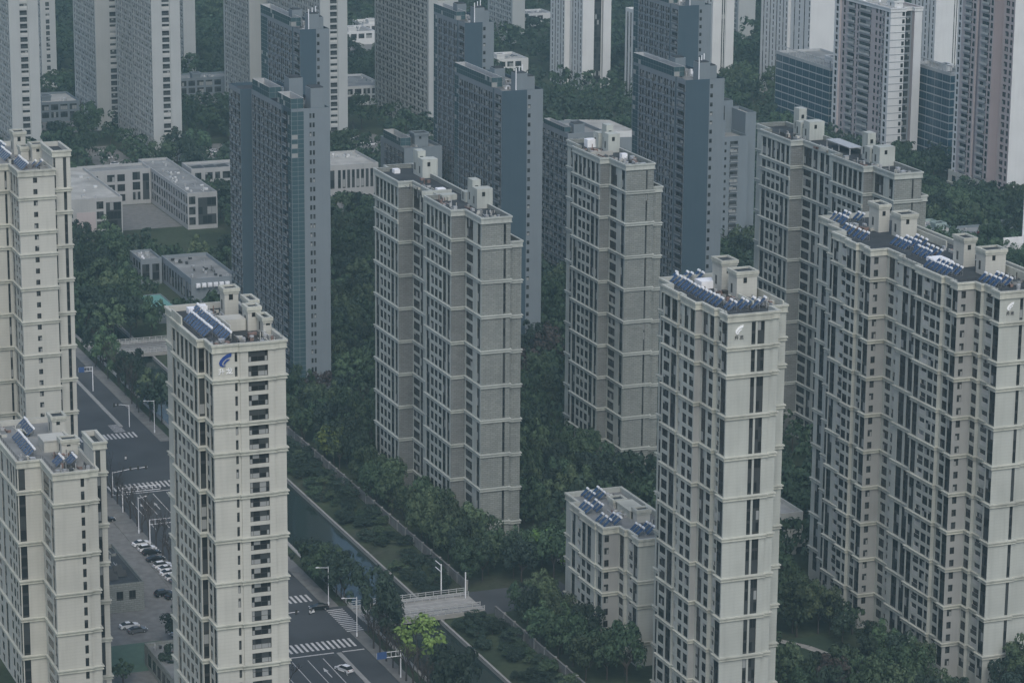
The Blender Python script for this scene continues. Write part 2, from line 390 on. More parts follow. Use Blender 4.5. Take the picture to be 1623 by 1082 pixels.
def wall_edge(mb, P, Q, z0, z1, ops, m=0):
    L = math.hypot(Q[0] - P[0], Q[1] - P[1])
    if L < 1e-3: return
    dx, dy = (Q[0] - P[0]) / L, (Q[1] - P[1]) / L; nx, ny = dy, -dx
    def pt(u, v, dep=0): return (P[0] + dx * u - nx * dep, P[1] + dy * u - ny * dep, v)
    us = sorted({0.0, L, *[round(o[0], 3) for o in ops], *[round(o[1], 3) for o in ops]})
    us = [u for u in us if -1e-6 <= u <= L + 1e-6]
    prev = None
    strips = []
    for ua, ub in zip(us, us[1:]):
        if ub - ua < 1e-3: continue
        mid = (ua + ub) / 2
        cov = sorted([(o[2], o[3]) for o in ops if o[0] < mid < o[1]])
        gaps = []; z = z0
        for a, b in cov:
            if a > z + 1e-4: gaps.append((z, a))
            z = max(z, b)
        if z < z1 - 1e-4: gaps.append((z, z1))
        for a, b in gaps: mb.quad(pt(ua, a), pt(ub, a), pt(ub, b), pt(ua, b), m)
    for (u0, u1, v0, v1, k, d, n) in ops:
        mb.quad(pt(u0, v0), pt(u1, v0), pt(u1, v0, d), pt(u0, v0, d), m); mb.quad(pt(u0, v1, d), pt(u1, v1, d), pt(u1, v1), pt(u0, v1), m)
        mb.quad(pt(u0, v0), pt(u0, v0, d), pt(u0, v1, d), pt(u0, v1), m); mb.quad(pt(u1, v0, d), pt(u1, v0), pt(u1, v1), pt(u1, v1, d), m)

def offs(poly, d):
    out = []; n = len(poly)
    for i in range(n):
        p0, p, p1 = poly[i - 1], poly[i], poly[(i + 1) % n]
        def nrm(a, b):
            l = math.hypot(b[0] - a[0], b[1] - a[1]) or 1; return ((b[1] - a[1]) / l, -(b[0] - a[0]) / l)
        a, b = nrm(p0, p), nrm(p, p1)
        if abs(a[0] * b[0] + a[1] * b[1]) > .5: out.append((p[0] + d * a[0], p[1] + d * a[1]))
        else: out.append((p[0] + d * (a[0] + b[0]), p[1] + d * (a[1] + b[1])))
    return out
def clean(poly):
    out = []
    for p in poly:
        if not out or math.hypot(p[0] - out[-1][0], p[1] - out[-1][1]) > .02: out.append(p)
    if math.hypot(out[0][0] - out[-1][0], out[0][1] - out[-1][1]) < .02: out.pop()
    return out
def ring(mb, poly, steps, m=0):
    n = len(poly)
    for (d, z0, z1) in steps:
        o = offs(poly, d); i_ = offs(poly, -.02)
        for i in range(n):
            j = (i + 1) % n
            mb.quad((*o[i], z0), (*o[j], z0), (*o[j], z1), (*o[i], z1), m)
            mb.quad((*o[i], z1), (*o[j], z1), (*i_[j], z1), (*i_[i], z1), m)
            mb.quad((*i_[i], z0), (*i_[j], z0), (*o[j], z0), (*o[i], z0), m)

AABB = []          # footprints, for keeping trees clear and for the line of sight
class Building:
    def __init__(s, name, label, x, y, cat='apartment tower', budget=300, group=None):
        s.e = empty(name, (x, y, 0)); tag(s.e, label, cat, group); s.x, s.y = x, y; s.recs = []; s.budget = budget; s.h = 0
    def block(s, left, front, roof, h=2.84, bands=(2, 5, 7), z0=0., wall='cream', trim='creamtrim', deck='roof', parapet=1.0, bandprof=None,
              yback=None, origin=(0, 0), band_name='cornice_band', topmode=True, cornice=True, winf=(.05, .75), side_cols=None, wide=0.0):
        """left: [(dir, length, cols)] walked from the front corner away to the left; front: the same to the right."""
        D = {'A': (0, 1), '-A': (0, -1), 'B': (1, 0), '-B': (-1, 0)}
        ed = []; p = origin
        for st in left:
            d = D[st[0]]; q = (p[0] + d[0] * st[1], p[1] + d[1] * st[1])
            ed.insert(0, (q, p, [(st[1] - c_[1], st[1] - c_[0], *c_[2:]) for c_ in (st[2] if len(st) > 2 else [])], st[3] if len(st) > 3 else None)); p = q
        far = p; p = origin
        for st in front:
            d = D[st[0]]; q = (p[0] + d[0] * st[1], p[1] + d[1] * st[1]); ed.append((p, q, list(st[2]) if len(st) > 2 else [], st[3] if len(st) > 3 else None)); p = q
        yb = max(far[1], p[1]) if yback is None else yback
        ed.append((p, (p[0], yb), side_cols or [], None)); ed.append(((p[0], yb), (far[0], yb), [], None)); ed.append(((far[0], yb), far, [], None))
        poly = clean([e[0] for e in ed])
        xs = [q[0] for q in poly]; yy = [q[1] for q in poly]
        AABB.append((s.x + min(xs), s.x + max(xs), s.y + min(yy), s.y + max(yy), roof)); s.h = max(s.h, roof)
        rl = roof - parapet
        levels = [rl] + [rl - h * k for k in bands if rl - h * k > z0 + 1.5]
        groups = []
        for a, b in zip(levels, levels[1:]): groups.append((b, a, max(1, round((a - b) / h))))
        nlast = max(1, int((levels[-1] - z0) / h)); groups.append((levels[-1] - nlast * h, levels[-1], nlast))
        wmb = [MB()]; mats = [MT[wall]]
        for (P, Q, cols, wm) in ed:
            ops = []
            for c_ in cols:
                u0, u1, k = c_[:3]
                if wide and abs(P[0] - Q[0]) < .01 and k in 'wtb': u0, u1 = max(.06, u0 - wide), min(abs(P[1] - Q[1]) - .06, u1 + wide)
                opt = c_[3] if len(c_) > 3 else {}
                d = opt.get('d', DEPTH[k])
                for gi, (ga, gb, nf) in enumerate(groups):
                    if gi < opt.get('from', 0): continue
                    hh = (gb - ga) / nf; kk = k
                    if topmode and gi == 0 and k == 'w': kk = 't'
                    if kk == 't': 
                        ops.append((u0, u1, ga + .06 * h, gb - .3 * h, 't', DEPTH['t'], nf))
                    else:
                        for i in range(nf):
                            t = gb - i * hh; a, b = opt.get('v', winf)
                            if opt.get('every') and (i + gi) % opt['every']: continue
                            ops.append((u0, u1, t - (1 - a) * hh, t - (1 - b) * hh, kk, d, 1))
            mi = 0
            if wm:
                if MT[wm] not in mats: mats.append(MT[wm])
                mi = mats.index(MT[wm])
            wall_edge(wmb[0], P, Q, z0, roof, ops, mi)
            L = math.hypot(Q[0] - P[0], Q[1] - P[1])
            if L > 0: s.recs += [(P, ((Q[0] - P[0]) / L, (Q[1] - P[1]) / L), o) for o in ops]
        inn = offs(poly, -.28); n = len(poly)
        dz = rl - .15
        for i in range(n):
            j = (i + 1) % n
            wmb[0].quad((*poly[i], roof), (*poly[j], roof), (*inn[j], roof), (*inn[i], roof), 0)
            wmb[0].quad((*inn[j], dz), (*inn[i], dz), (*inn[i], roof), (*inn[j], roof), 0)
        wmb[0].build('wall', mats, s.e)
        dk = MB(); dk.poly([(*q, dz + .02) for q in offs(poly, -.27)]); dk.build('roof', MT[deck], s.e)
        if cornice:
            rg = MB(); ring(rg, poly, [(.38, roof - .42, roof + .02), (.2, roof - 1.45, roof - .42), (.3, roof - 1.62, roof - 1.45)]); rg.build('roof_cornice', MT[trim], s.e)
        bp = bandprof or [(.42, -.24, 0), (.18, -.68, -.24), (.3, -.82, -.68)]
        for zb in levels[1:]:
            rg = MB(); ring(rg, poly, [(d, zb + a, zb + b) for d, a, b in bp]); rg.build(band_name, MT[trim], s.e)
        return poly, dz
    def finish(s):
        """the windows that show largest become parts of their own, the rest one joined part"""
        sc = []
        for P, d, o in s.recs:
            w, h = o[1] - o[0], o[3] - o[2]; um = (o[0] + o[1]) / 2
            c_ = (s.x + P[0] + d[0] * um, s.y + P[1] + d[1] * um, (o[2] + o[3]) / 2)
            px, py, dep = screen(c_); nx, ny = d[1], -d[0]
            vis = -(nx * c_[0] + ny * c_[1]) / dep
            inside = -30 < px < 1650 and -20 < py < 1100
            sc.append((w * h * max(vis, 0) / dep ** 2 * 1e6 if inside and vis > 0 else -1))
        order = sorted(range(len(sc)), key=lambda i: -sc[i])
        ind = set([i for i in order[:s.budget] if sc[i] > 0])
        rest = MB()
        for i, (P, d, (u0, u1, v0, v1, k, dep, n)) in enumerate(s.recs):
            w, h = u1 - u0, v1 - v0
            if i in ind:
                me = win_mesh(k, w, h, random.randrange(7), dep, n)
                link(WNAME[k], me, s.e, (P[0] + d[0] * u0, P[1] + d[1] * u0, v0), math.atan2(d[1], d[0]))
            elif sc[i] != -1 or True:
                nx, ny = d[1], -d[0]; ox, oy = P[0] + d[0] * u0, P[1] + d[1] * u0
                win_geo(rest, lambda x, q, z: (ox + d[0] * x - nx * q, oy + d[1] * x - ny * q, v0 + z), k, w, h, random.randrange(7), dep, n)
        o = rest.build('further_windows', WM, s.e)
        if o: o['kind'] = 'stuff'

def stair_tower(b, x, y, z, w, d, h, m='cream', t='creamtrim', win=True, name='stair_tower', cap=True):
    mb = MB(); mb.box(x, x + w, y, y + d, z, z + h, 0)
    o = mb.build(name, MT[m], b.e)
    if cap:
        r = MB(); ring(r, [(x, y), (x + w, y), (x + w, y + d), (x, y + d)], [(.3, z + h - .35, z + h + .35), (.15, z + h - .8, z + h - .35)])
        i = .25
        r.box(x, x + w, y, y + i, z + h, z + h + .35); r.box(x, x + w, y + d - i, y + d, z + h, z + h + .35)
        r.box(x, x + i, y + i, y + d - i, z + h, z + h + .35); r.box(x + w - i, x + w, y + i, y + d - i, z + h, z + h + .35)
        r.build('parapet', MT[t], o)
        k = MB(); k.quad((x + i, y + i, z + h + .02), (x + w - i, y + i, z + h + .02), (x + w - i, y + d - i, z + h + .02), (x + i, y + d - i, z + h + .02)); k.build('roof', MT['roof'], o)
    if win:
        q = MB(); q.box(x + w * .32, x + w * .32 + .8, y - .03, y + .05, z + h * .62, z + h * .62 + 1.1, 0); q.build('window', MT['g0'], o)
        q = MB(); q.box(x - .03, x + .05, y + d * .5, y + d * .5 + .8, z + h * .2, z + h * .2 + 1.9, 0); q.build('door', MT['frame'], o)
    return o
def roof_clutter(b, rects, z, n, seed, mats=('metal', 'roofgrey', 'cream', 'brick_red', 'metal', 'frame'), hmax=1.0):
    """pipes, tanks, planters and other small pieces standing on one roof"""
    R = random.Random(seed)
    for k in range(int(n * 1.6)):
        x0, x1, y0, y1 = R.choice(rects); x = R.uniform(x0, x1); y = R.uniform(y0, y1); t = R.random(); mb = MB()
        if t < .35:
            w, d, h = R.uniform(.4, 1.3), R.uniform(.4, 1.3), R.uniform(.3, hmax); mb.box(x, x + w, y, y + d, z, z + h); mb.box(x - .05, x + w + .05, y - .05, y + d + .05, z + h, z + h + .08); nm = 'roof_box'
        elif t < .55:
            mb.tube((x, y, z), (x, y, z + R.uniform(.8, 1.8)), .12, k=6); mb.tube((x, y, z + .1), (x + R.uniform(-.4, .4), y + R.uniform(1, 4), z + .1), .07, k=5); nm = 'vent_pipe'
        elif t < .8:
            l = R.uniform(1.5, 4); mb.box(x, x + .2, y, min(y1, y + l), z, z + R.uniform(.4, .9)); mb.box(x, x + R.uniform(.5, 1.5), y, y + .2, z, z + .6); nm = 'low_wall'
        else:
            mb.tube((x, y, z), (x, y, z + R.uniform(.6, 1.1)), R.uniform(.3, .5), k=8); nm = 'water_barrel'
        mb.build(nm, MT[R.choice(mats)], b.e)
def railing(b, pts, z, h=.9, step=2.0, name='roof_railing'):
    mb = MB()
    for p, q in zip(pts, pts[1:]):
        L = math.hypot(q[0] - p[0], q[1] - p[1]); n = max(1, int(L / step))
        for i in range(n + 1):
            t = i / n; x, y = p[0] + (q[0] - p[0]) * t, p[1] + (q[1] - p[1]) * t
            mb.tube((x, y, z), (x, y, z + h), .035, k=4, cap=False)
        mb.tube((*p, z + h), (*q, z + h), .035, k=4); mb.tube((*p, z + h * .5), (*q, z + h * .5), .025, k=4)
    return mb.build(name, MT['frame'], b.e)

# ------------------------------------------------------------------ near cream towers
BL = (2, 5, 7, 10, 13, 16, 19, 22, 25, 28, 31)
def rep(cols, *o): return [(a + q, b + q, k) for q in o for a, b, k in cols]
def text_mesh(name, body, size, extrude, m, spacing=1.0):
    cu_ = bpy.data.curves.new(name, 'FONT'); cu_.body = body; cu_.size = size; cu_.extrude = extrude; cu_.space_character = spacing
    o = bpy.data.objects.new(name, cu_); me = bpy.data.meshes.new_from_object(o)
    bpy.data.objects.remove(o); bpy.data.curves.remove(cu_); me.materials.clear(); me.materials.append(MT[m]); me.name = name; return me
BLADE = [(1.0, 1.0), (.66, .93), (.34, .74), (.09, .5), (0, .3), (.06, .1), (.27, 0), (.55, .04), (.31, .09), (.22, .23), (.31, .42), (.55, .6), (.8, .69), (.95, .72)]
SMALL = [(.86, .56), (.62, .52), (.44, .38), (.35, .23), (.37, .11), (.48, .2), (.58, .35), (.8, .47)]
def logo(b, x, z, sc, dark, swoosh):
    """swoosh emblem and two characters on the front wall; x, z is the emblem's lower left corner"""
    for pts, w_ in ((BLADE, 1.0), (SMALL, 1.0)):
        mb = MB(); P = [(x + sc * p[0], -.16, z + sc * 1.05 * p[1]) for p in pts]; n = len(P)
        for i in range(n):
            a, c_ = P[i], P[(i + 1) % n]; mb.quad((a[0], -.004, a[2]), (c_[0], -.004, c_[2]), c_, a)
        mb.poly(P[::-1]); mb.build('emblem', MT[swoosh], b.e)
    for k, ch in enumerate('\u5347\u9f99'):
        o = link('sign_character', text_mesh('sign_character', ch, sc * .52, .07, dark), b.e, (x - sc * .08 + k * sc * .62, -.09, z - sc * .56)); o.rotation_euler = (math.pi / 2, 0, 0)
def wall_text(b, s_, x, z, size, m='letter_dark', y=-.05):
    o = link('house_number', text_mesh('house_number', s_, size, .04, m), b.e, (x, y, z)); o.rotation_euler = (math.pi / 2, 0, 0)
def boxes(b, name, m, *bx):
    for q in bx:
        mb = MB(); mb.box(*q); mb.build(name, MT[m], b.e)

# tower with the blue emblem
b = Building('apartment_tower', 'tall cream tower with blue emblem and white characters near its top', 145.2, 517.6)
poly, dz = b.block(
    [('A', 5.39, [(.86, 2.31, 't'), (3.52, 4.98, 'w')]), ('-B', 1.4, [(.15, 1.25, 't')]),
     ('A', 18.5, [(1.24, 2.9, 't'), (4.23, 5.98, 'w'), (7.16, 9.01, 'w'), (10.29, 12.08, 'w'), (13.45, 15.0, 'w'), (16.3, 18.04, 't')]), ('B', 1.4, []), ('A', 9, [(1, 2.5, 'w'), (4, 5.5, 'w')])],
    [('B', 5.2, [(4.2, 4.72, 'n', {'v': (.1, .76)})]), ('-A', .25, []), ('B', 6.6, [(1.55, 5.4, 'B', {'v': (.02, .76)})]), ('A', .25, []), ('B', 2.3, [])],
    95.4, 2.84, BL, wide=.14)
L_B = b
logo(b, 1.15, 91.1, 2.45, 'letter_white', 'logo_blue')
stair_tower(b, 9.7, 25.5, dz, 2.8, 3.0, 5.2); stair_tower(b, 10.6, 12.6, dz, 2.4, 3, 4.4); stair_tower(b, 12.3, 8.2, dz, 4.0 - 2.4, 4.2, 3.2); stair_tower(b, 12.2, 17, dz, 1.7, 5, 4.6)
boxes(b, 'plant_room', 'cream', (6.0, 10.4, 13.5, 17.4, dz, dz + 2.3), (5.8, 6.1, 8.4, 17.6, dz, dz + 2.4))
roof_clutter(b, [(6, 13, 1, 8), (5.5, 9, 18, 30), (0, 4, 1, 5)], dz, 40, 3)
railing(b, [(.3, 3.5), (.3, .4), (13.6, .4)], 95.4, .7)
mb = MB(); mb.box(-1.4, -1.1, 17, 23.8, 95.4, 97.0); mb.build('parapet', MT['creamtrim'], b.e)
boxes(b, 'white_sheet', 'tarp', (3.5, 5.2, 29, 31, dz, dz + 1.2), (5.8, 7.4, 29.5, 31.5, dz, dz + 1.4))
b.finish()

# front right tower with white emblem
colsRl = lambda L_: None
b = Building('apartment_tower', 'tall pale tower with white emblem over dark characters, right of the low block', 252.4, 520.4)
poly, dz = b.block(
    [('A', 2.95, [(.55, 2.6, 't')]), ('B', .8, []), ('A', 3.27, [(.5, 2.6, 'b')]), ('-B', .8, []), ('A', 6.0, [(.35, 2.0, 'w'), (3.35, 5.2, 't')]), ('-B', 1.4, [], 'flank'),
     ('A', 6.8, [(.6, 2.4, 'w'), (3.66, 5.3, 'w')]), ('B', .7, []), ('A', 2.4, [(.3, 2.1, 'b')]), ('-B', .4, []), ('A', 7.4, [(.6, 2.9, 't'), (4.0, 6.6, 'w')]), ('B', 2, []), ('A', 6.1, [(.9, 2.4, 't'), (3.6, 5.2, 't')])],
    [('B', 9.48, [(5.3, 6.2, 't'), (6.65, 8.2, 't')]), ('A', .4, []), ('B', 2.0, []), ('A', 4, []), ('B', 3.7, [])],
    91.75, 2.86, (2, 4, 7, 10, 13, 16, 19, 22, 25, 28, 31), wall='cream_r', wide=.14)
R_B = b
logo(b, 1.65, 87.6, 1.75, 'letter_dark', 'letter_white')
stair_tower(b, 9.2, 22.5, dz, 3.4, 4.6, 6.4); stair_tower(b, 9.2, 15.3, dz, 4.6, 4.0, 5.6)
boxes(b, 'low_wall', 'creamtrim', (14.6, 14.9, 5, 19, dz, dz + 1.8), (9.3, 9.6, 8, 15, dz, dz + 1.5))
mb = MB(); mb.box(6.5, 10.2, 26.5, 30, dz, dz + 1.6); mb.build('white_sheet', MT['tarp'], b.e)
roof_clutter(b, [(5.5, 9, 10, 24), (10.5, 14, 6, 14)], dz, 34, 5)
railing(b, [(.5, 20), (.5, .6), (9, .6)], 91.75, .7)
b.finish()

# long tower at the right edge
b = Building('apartment_tower', 'widest pale tower with two wings, white emblem at the right edge', 319.4, 528.1)
wingc = [('A', 2.6, [(.2, 2.1, 't')]), ('B', .8, []), ('A', 4.4, [(1.5, 3.6, 's')]), ('-B', .8, []), ('A', 11.1, [(.3, 1.5, 'w'), (2.3, 4.3, 'w'), (5.1, 7.3, 'b'), (8.5, 10.4, 't')])]
poly, dz = b.block(
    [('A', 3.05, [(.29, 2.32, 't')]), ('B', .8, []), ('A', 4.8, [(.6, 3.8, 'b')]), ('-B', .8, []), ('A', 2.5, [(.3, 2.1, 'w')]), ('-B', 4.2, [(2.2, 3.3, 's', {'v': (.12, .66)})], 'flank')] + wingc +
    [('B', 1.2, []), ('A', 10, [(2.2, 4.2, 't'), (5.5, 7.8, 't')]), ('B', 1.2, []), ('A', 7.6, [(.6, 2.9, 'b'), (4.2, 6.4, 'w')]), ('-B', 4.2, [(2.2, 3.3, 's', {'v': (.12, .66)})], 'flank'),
     ('A', 2.8, [(.25, 2.2, 't')]), ('B', .8, []), ('A', 4.1, [(1.3, 3.3, 's')]), ('-B', .8, []), ('A', 4.7, [(.3, 1.4, 'w'), (2.4, 4.3, 'w')]), ('B', .8, []), ('A', 8.1, [(.8, 3.4, 'b'), (5.5, 7.5, 't')]), ('B', 3, []), ('A', 7.7, [(1, 2.8, 't'), (4.6, 6.6, 't')]), ('B', 2.2, []), ('A', 9, [(1, 2.8, 't'), (5, 7, 't')])],
    [('B', 6.36, [(4.88, 5.67, 't')]), ('A', .5, []), ('B', 6, []), ('A', 3, []), ('B', 4, [])],
    89.5, 2.86, BL[:-1], wall='cream_r', wide=.14)
RR_B = b
logo(b, 1.7, 85.3, 1.65, 'letter_dark', 'letter_white')
for (x, y, w_, d_, h_) in [(6.6, 66, 2.8, 4.8, 6.2), (8.3, 58.6, 4.2, 4.2, 5.2), (6.8, 27.4, 2.9, 4.6, 6.2), (6.9, 18.2, 5, 4.0, 5.4)]:
    stair_tower(b, x, y, dz, w_, d_, h_)
boxes(b, 'low_wall', 'creamtrim', (12.9, 13.2, 8, 24, dz, dz + 1.7), (13.0, 13.3, 46, 62, dz, dz + 1.7))
boxes(b, 'white_sheet', 'tarp', (2.6, 6.3, 32.4, 36.4, dz, dz + .9), (4.4, 6.6, 31, 32.4, dz, dz + .7))
roof_clutter(b, [(6, 12, 3, 16), (5, 8.5, 40, 60), (1, 6, 68, 74), (10, 12.8, 25, 44)], dz, 44, 9)
railing(b, [(-3.5, 40), (-3.5, 11.2), (.5, 11.2), (.5, .6), (6, .6)], 89.5, .6)
mb = MB(); mb.box(3.0, 3.7, -.09, 0, 3.2, 4.8, 0); mb.box(3.08, 3.62, -.11, -.09, 3.28, 4.72, 1); mb.build('number_plate', [MT['frame'], MT['signwhite']], b.e)
b.finish()

# low block in front of the right tower
b = Building('apartment_block', 'ten storey pale block with solar heaters, left of the emblem tower', 255.5, 568.6, 'apartment block')
poly, dz = b.block(
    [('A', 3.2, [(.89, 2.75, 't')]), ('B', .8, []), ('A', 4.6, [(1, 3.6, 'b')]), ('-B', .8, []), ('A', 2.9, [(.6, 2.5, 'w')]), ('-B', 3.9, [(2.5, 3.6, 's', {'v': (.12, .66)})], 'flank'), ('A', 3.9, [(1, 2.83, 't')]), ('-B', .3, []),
     ('A', 8.4, [(2.5, 4.4, 'w'), (5.7, 7.45, 'w')]), ('B', .6, []), ('A', 7.3, [(.8, 2.9, 'b'), (4.6, 6.3, 't')]), ('B', 2, []), ('A', 7.5, [(1.5, 3.5, 'w')])],
    [('B', 6.6, [(5.0, 5.8, 't')]), ('A', .5, []), ('B', 5.5, [])],
    29.7, 2.86, (3, 5, 8), wall='cream_r', deck='roofgrey', wide=.14)
RS_B = b
mb = MB(); mb.box(5.4, 9.6, 17.5, 25.6, dz + 1.7, dz + 2.0, 0); mb.box(5.6, 5.9, 17.7, 25.4, dz, dz + 1.7, 0); mb.box(9.2, 9.5, 17.7, 25.4, dz, dz + 1.7, 0); mb.box(5.6, 9.5, 25.1, 25.4, dz, dz + 1.7); mb.build('roof_canopy', MT['creamtrim'], b.e)
stair_tower(b, 5.2, 26, dz, 3, 3, 1.8, win=False); stair_tower(b, 6, 14.6, dz, 3.2, 2.4, 2.6, win=False)
roof_clutter(b, [(2.5, 6, 19, 24), (4, 9, 8, 13), (6, 9, 28, 38)], dz, 18, 12)
b.finish()

# near left tower and the one behind it
b = Building('apartment_tower', 'cream tower in two blocks with two rows of heaters at the lower left edge', 129.8, 586.9)
BB = (2, 6, 9, 12, 15, 18)
poly, dz = b.block(
    [('A', 11.3, [(1.08, 2.8, 't'), (4.32, 9.43, 'w')]), ('-B', 5.13, [(3.5, 4.9, 't')]), ('A', 17.8, [(.4, 1.8, 't'), (3.2, 4.5, 'w'), (5.6, 7.2, 'w'), (8.9, 10.5, 'w'), (14.5, 16.5, 't')]), ('A', 14, [(2, 4, 'w'), (7, 9, 'w')])],
    [('B', 7.24, [(5.79, 6.57, 'n', {'v': (.1, .76)})]), ('A', .3, []), ('B', 2.2, [])], 52.6, 2.84, BB, wide=.14, deck='roofgrey')
b.block([('A', 9, [])], [('B', 2.6, [(.35, 1.4, 't')])], 57.6, 2.84, BB, origin=(9.46, 3.0))
LB_B = b
stair_tower(b, 7.0, 31, dz, 3.0, 4, 4.2); stair_tower(b, 5.6, 16, dz, 3.6, 3, 3.2, win=True)
boxes(b, 'plant_room', 'cream', (2.6, 7.6, 19.5, 25, dz, dz + 2.4), (2.4, 7.8, 19.3, 25.2, dz + 2.4, dz + 2.6))
roof_clutter(b, [(1, 8.5, 1, 7), (3, 8, 13, 16), (-4, -1, 12, 16), (-4, 2, 33, 42)], dz, 36, 21)
railing(b, [(.3, 11), (.3, .4), (9, .4)], 52.6, .7); railing(b, [(-4.8, 30), (-4.8, 11.6), (0, 11.6)], 52.6, .7)
b.finish()

b = Building('apartment_tower', 'tall cream tower at the upper left edge with heaters on its roof', 150.1, 706.9)
poly, dz = b.block(
    [('A', 10.1, [(1.4, 2.9, 'w'), (4.3, 5.6, 'w'), (7.4, 9.2, 't')]), ('-B', 4.6, [(.75, 1.3, 't')]), ('A', 14, [(2, 4, 't'), (6, 8, 'w'), (10, 12, 'w')]), ('B', 4, []), ('A', 16, [])],
    [('B', 8.95, [(3.6, 4.63, 's', {'v': (.2, .66)})]), ('A', 1.5, [])], 93.4, 2.84, BL, wide=.14, deck='roofgrey')
b.block([('A', 12, [])], [('B', 4.3, [(.1, .6, 't'), (2.5, 3.3, 't')])], 97.6, 2.84, (3, 5, 8, 11, 14, 17, 20, 23, 26, 29), origin=(8.97, 1.4))
LT_B = b
stair_tower(b, 4.9, 27, dz, 3, 4, 5.5); stair_tower(b, 7.0, 15.5, dz, 3.2, 4, 4.2); stair_tower(b, 4.8, 18.6, dz, 2.0, 3.4, 3.2, win=False)
roof_clutter(b, [(.6, 4, 13, 22), (4, 8, 5, 11)], dz, 18, 31, hmax=1.3)
b.finish()

b = Building('apartment_tower', 'cream tower cut by the left edge below the upper left one', 113.5, 668.0)
b.block([('A', 14, [(3, 5, 'w')])], [('B', 9.0, [(2, 2.8, 'n'), (6.2, 7.0, 't')]), ('A', .4, []), ('B', 3.0, [(1.6, 2.4, 't')])], 76.5, 2.84, BL)
b.finish()

# ------------------------------------------------------------------ grey stone towers of the middle
BM = tuple([2.1, 5] + [8 + 3 * k for k in range(8)])
UC = [(1.2, 2.7, 't'), (4.0, 6.0, 't'), (7.0, 8.85, 'w'), (10.05, 11.8, 'w'), (12.85, 14.7, 'w'), (15.9, 18.0, 't')]
RC = lambda L_: [(1.0, 2.8, 't'), (6.1, L_ - .9, 'W')]
def stone_tower(label, x, y, left, front, low, roof, budget=300):
    b = Building('apartment_tower', label, x, y, budget=budget)
    left = [(s_[0], s_[1], [(c_[0], c_[1], 'w', {'v': (.05, .78)}) if c_[2] == 'W' else c_ for c_ in s_[2]], 'stoneflank' if s_[0] == '-B' else 'stonetrim') for s_ in left]
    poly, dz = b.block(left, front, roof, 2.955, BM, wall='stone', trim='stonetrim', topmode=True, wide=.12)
    w_, l_ = low
    b.block([('A', 9, [])], [('B', w_, [])], roof - 6.6, 2.955, tuple(k - 2 for k in BM if k > 3), wall='stone', trim='stonetrim', origin=(sum(f[1] for f in front if f[0] == 'B') + .01, 1.2))
    return b, dz
# extra thick bands on the wings
def wing_band(b, x, y0, y1, z):
    mb = MB(); mb.box(x - .3, x - .004, y0 + .05, y1 - .05, z - .75, z); mb.box(x - .42, x - .004, y0 + .03, y1 - .03, z, z + .25); mb.build('wing_band', MT['stonetrim'], b.e)

b, dz = stone_tower('grey stone double wing tower in the middle, number 1 on its wall', 254.3, 662.9,
    [('A', 11.3, RC(11.3)), ('-B', 3.7, []), ('A', 19.04, UC), ('B', 3.7, []), ('A', 19.66, [(7, 9, 't'), (12.0, 13.8, 't'), (14.5, 19.0, 'W')]), ('-B', 3.9, []), ('A', 19.1, UC), ('B', 3.9, []), ('A', 3, [])],
    [('B', 7.58, [(5.74, 6.37, 't')])], (3.4, 0), 83.2)
M_B = b
for (y0, y1) in ((11.3, 30.34), (50, 69.1)): wing_band(b, -3.9 if y0 > 40 else -3.7, y0, y1, 72.6)
stair_tower(b, 5.2, 57, dz, 4.2, 3.6, 5.0, 'stonetrim', 'stonetrim', cap=False); stair_tower(b, 5.2, 60.8, dz, 2.2, 3.4, 6.6, 'stonetrim', 'stonetrim', cap=False)
stair_tower(b, 4.6, 15.4, dz, 4.2, 3.6, 5.0, 'stonetrim', 'stonetrim', cap=False); stair_tower(b, 4.8, 19.2, dz, 2.2, 3.4, 6.6, 'stonetrim', 'stonetrim', cap=False); stair_tower(b, 4.8, 24, dz, 3.4, 3, 2.6, 'stonetrim', 'stonetrim', cap=False)
boxes(b, 'low_wall', 'stonetrim', (-3.4, 4.6, 33.5, 33.9, dz, dz + 1.6), (0, 4, 28, 30.5, dz, dz + 1.4))
boxes(b, 'white_sheet', 'tarp', (.4, 2.0, 65.5, 67.5, dz, dz + 1.1), (1.4, 3.6, 35, 37, dz, dz + 1.6))
roof_clutter(b, [(-3, 3, 12, 29), (1, 7, 1, 10), (-3, 4, 36, 55)], dz, 40, 41)
wall_text(b, '1', 2.5, 5.3, 2.0); wall_text(b, '#', 3.4, 5.6, 1.0); b.finish()

b, dz = stone_tower('grey stone tower with a cluttered white roof, number 2 on its wall', 311.5, 705.9,
    [('A', 11.04, RC(11.04)), ('-B', 2.7, []), ('A', 19.1, UC), ('B', 2.2, []), ('A', 9, [(1.2, 2.8, 't'), (5, 6.5, 't')])],
    [('B', 7.96, [(5.74, 6.2, 't')])], (2.9, 0), 85.0)
wing_band(b, -2.7, 11.04, 30.1, 74.4)
stair_tower(b, 4.4, 22.4, dz, 3.4, 3.4, 5.2, 'stonetrim', 'stonetrim', cap=False); stair_tower(b, 5.4, 26, dz, 2.0, 3.2, 7.0, 'stonetrim', 'stonetrim', cap=False); stair_tower(b, 4.6, 29.6, dz, 3.0, 3.4, 4.2, 'stonetrim', 'stonetrim', cap=False)
boxes(b, 'white_sheet', 'tarp', (2.2, 5.2, 31.5, 34, dz, dz + 2.2), (4.2, 5.8, 12.5, 14.2, dz, dz + 1.5))
boxes(b, 'terrace_paving', 'rooflight', (-2.4, 4, 19.5, 30, dz + .04, dz + .12), (-2.3, 4.5, 19.3, 19.6, dz, dz + 1.2))
roof_clutter(b, [(1, 7, 1, 13), (-2, 3, 12, 28)], dz, 34, 43); wall_text(b, '2', 2.6, 5.6, 2.0); wall_text(b, '#', 3.8, 5.9, 1.0); b.finish()

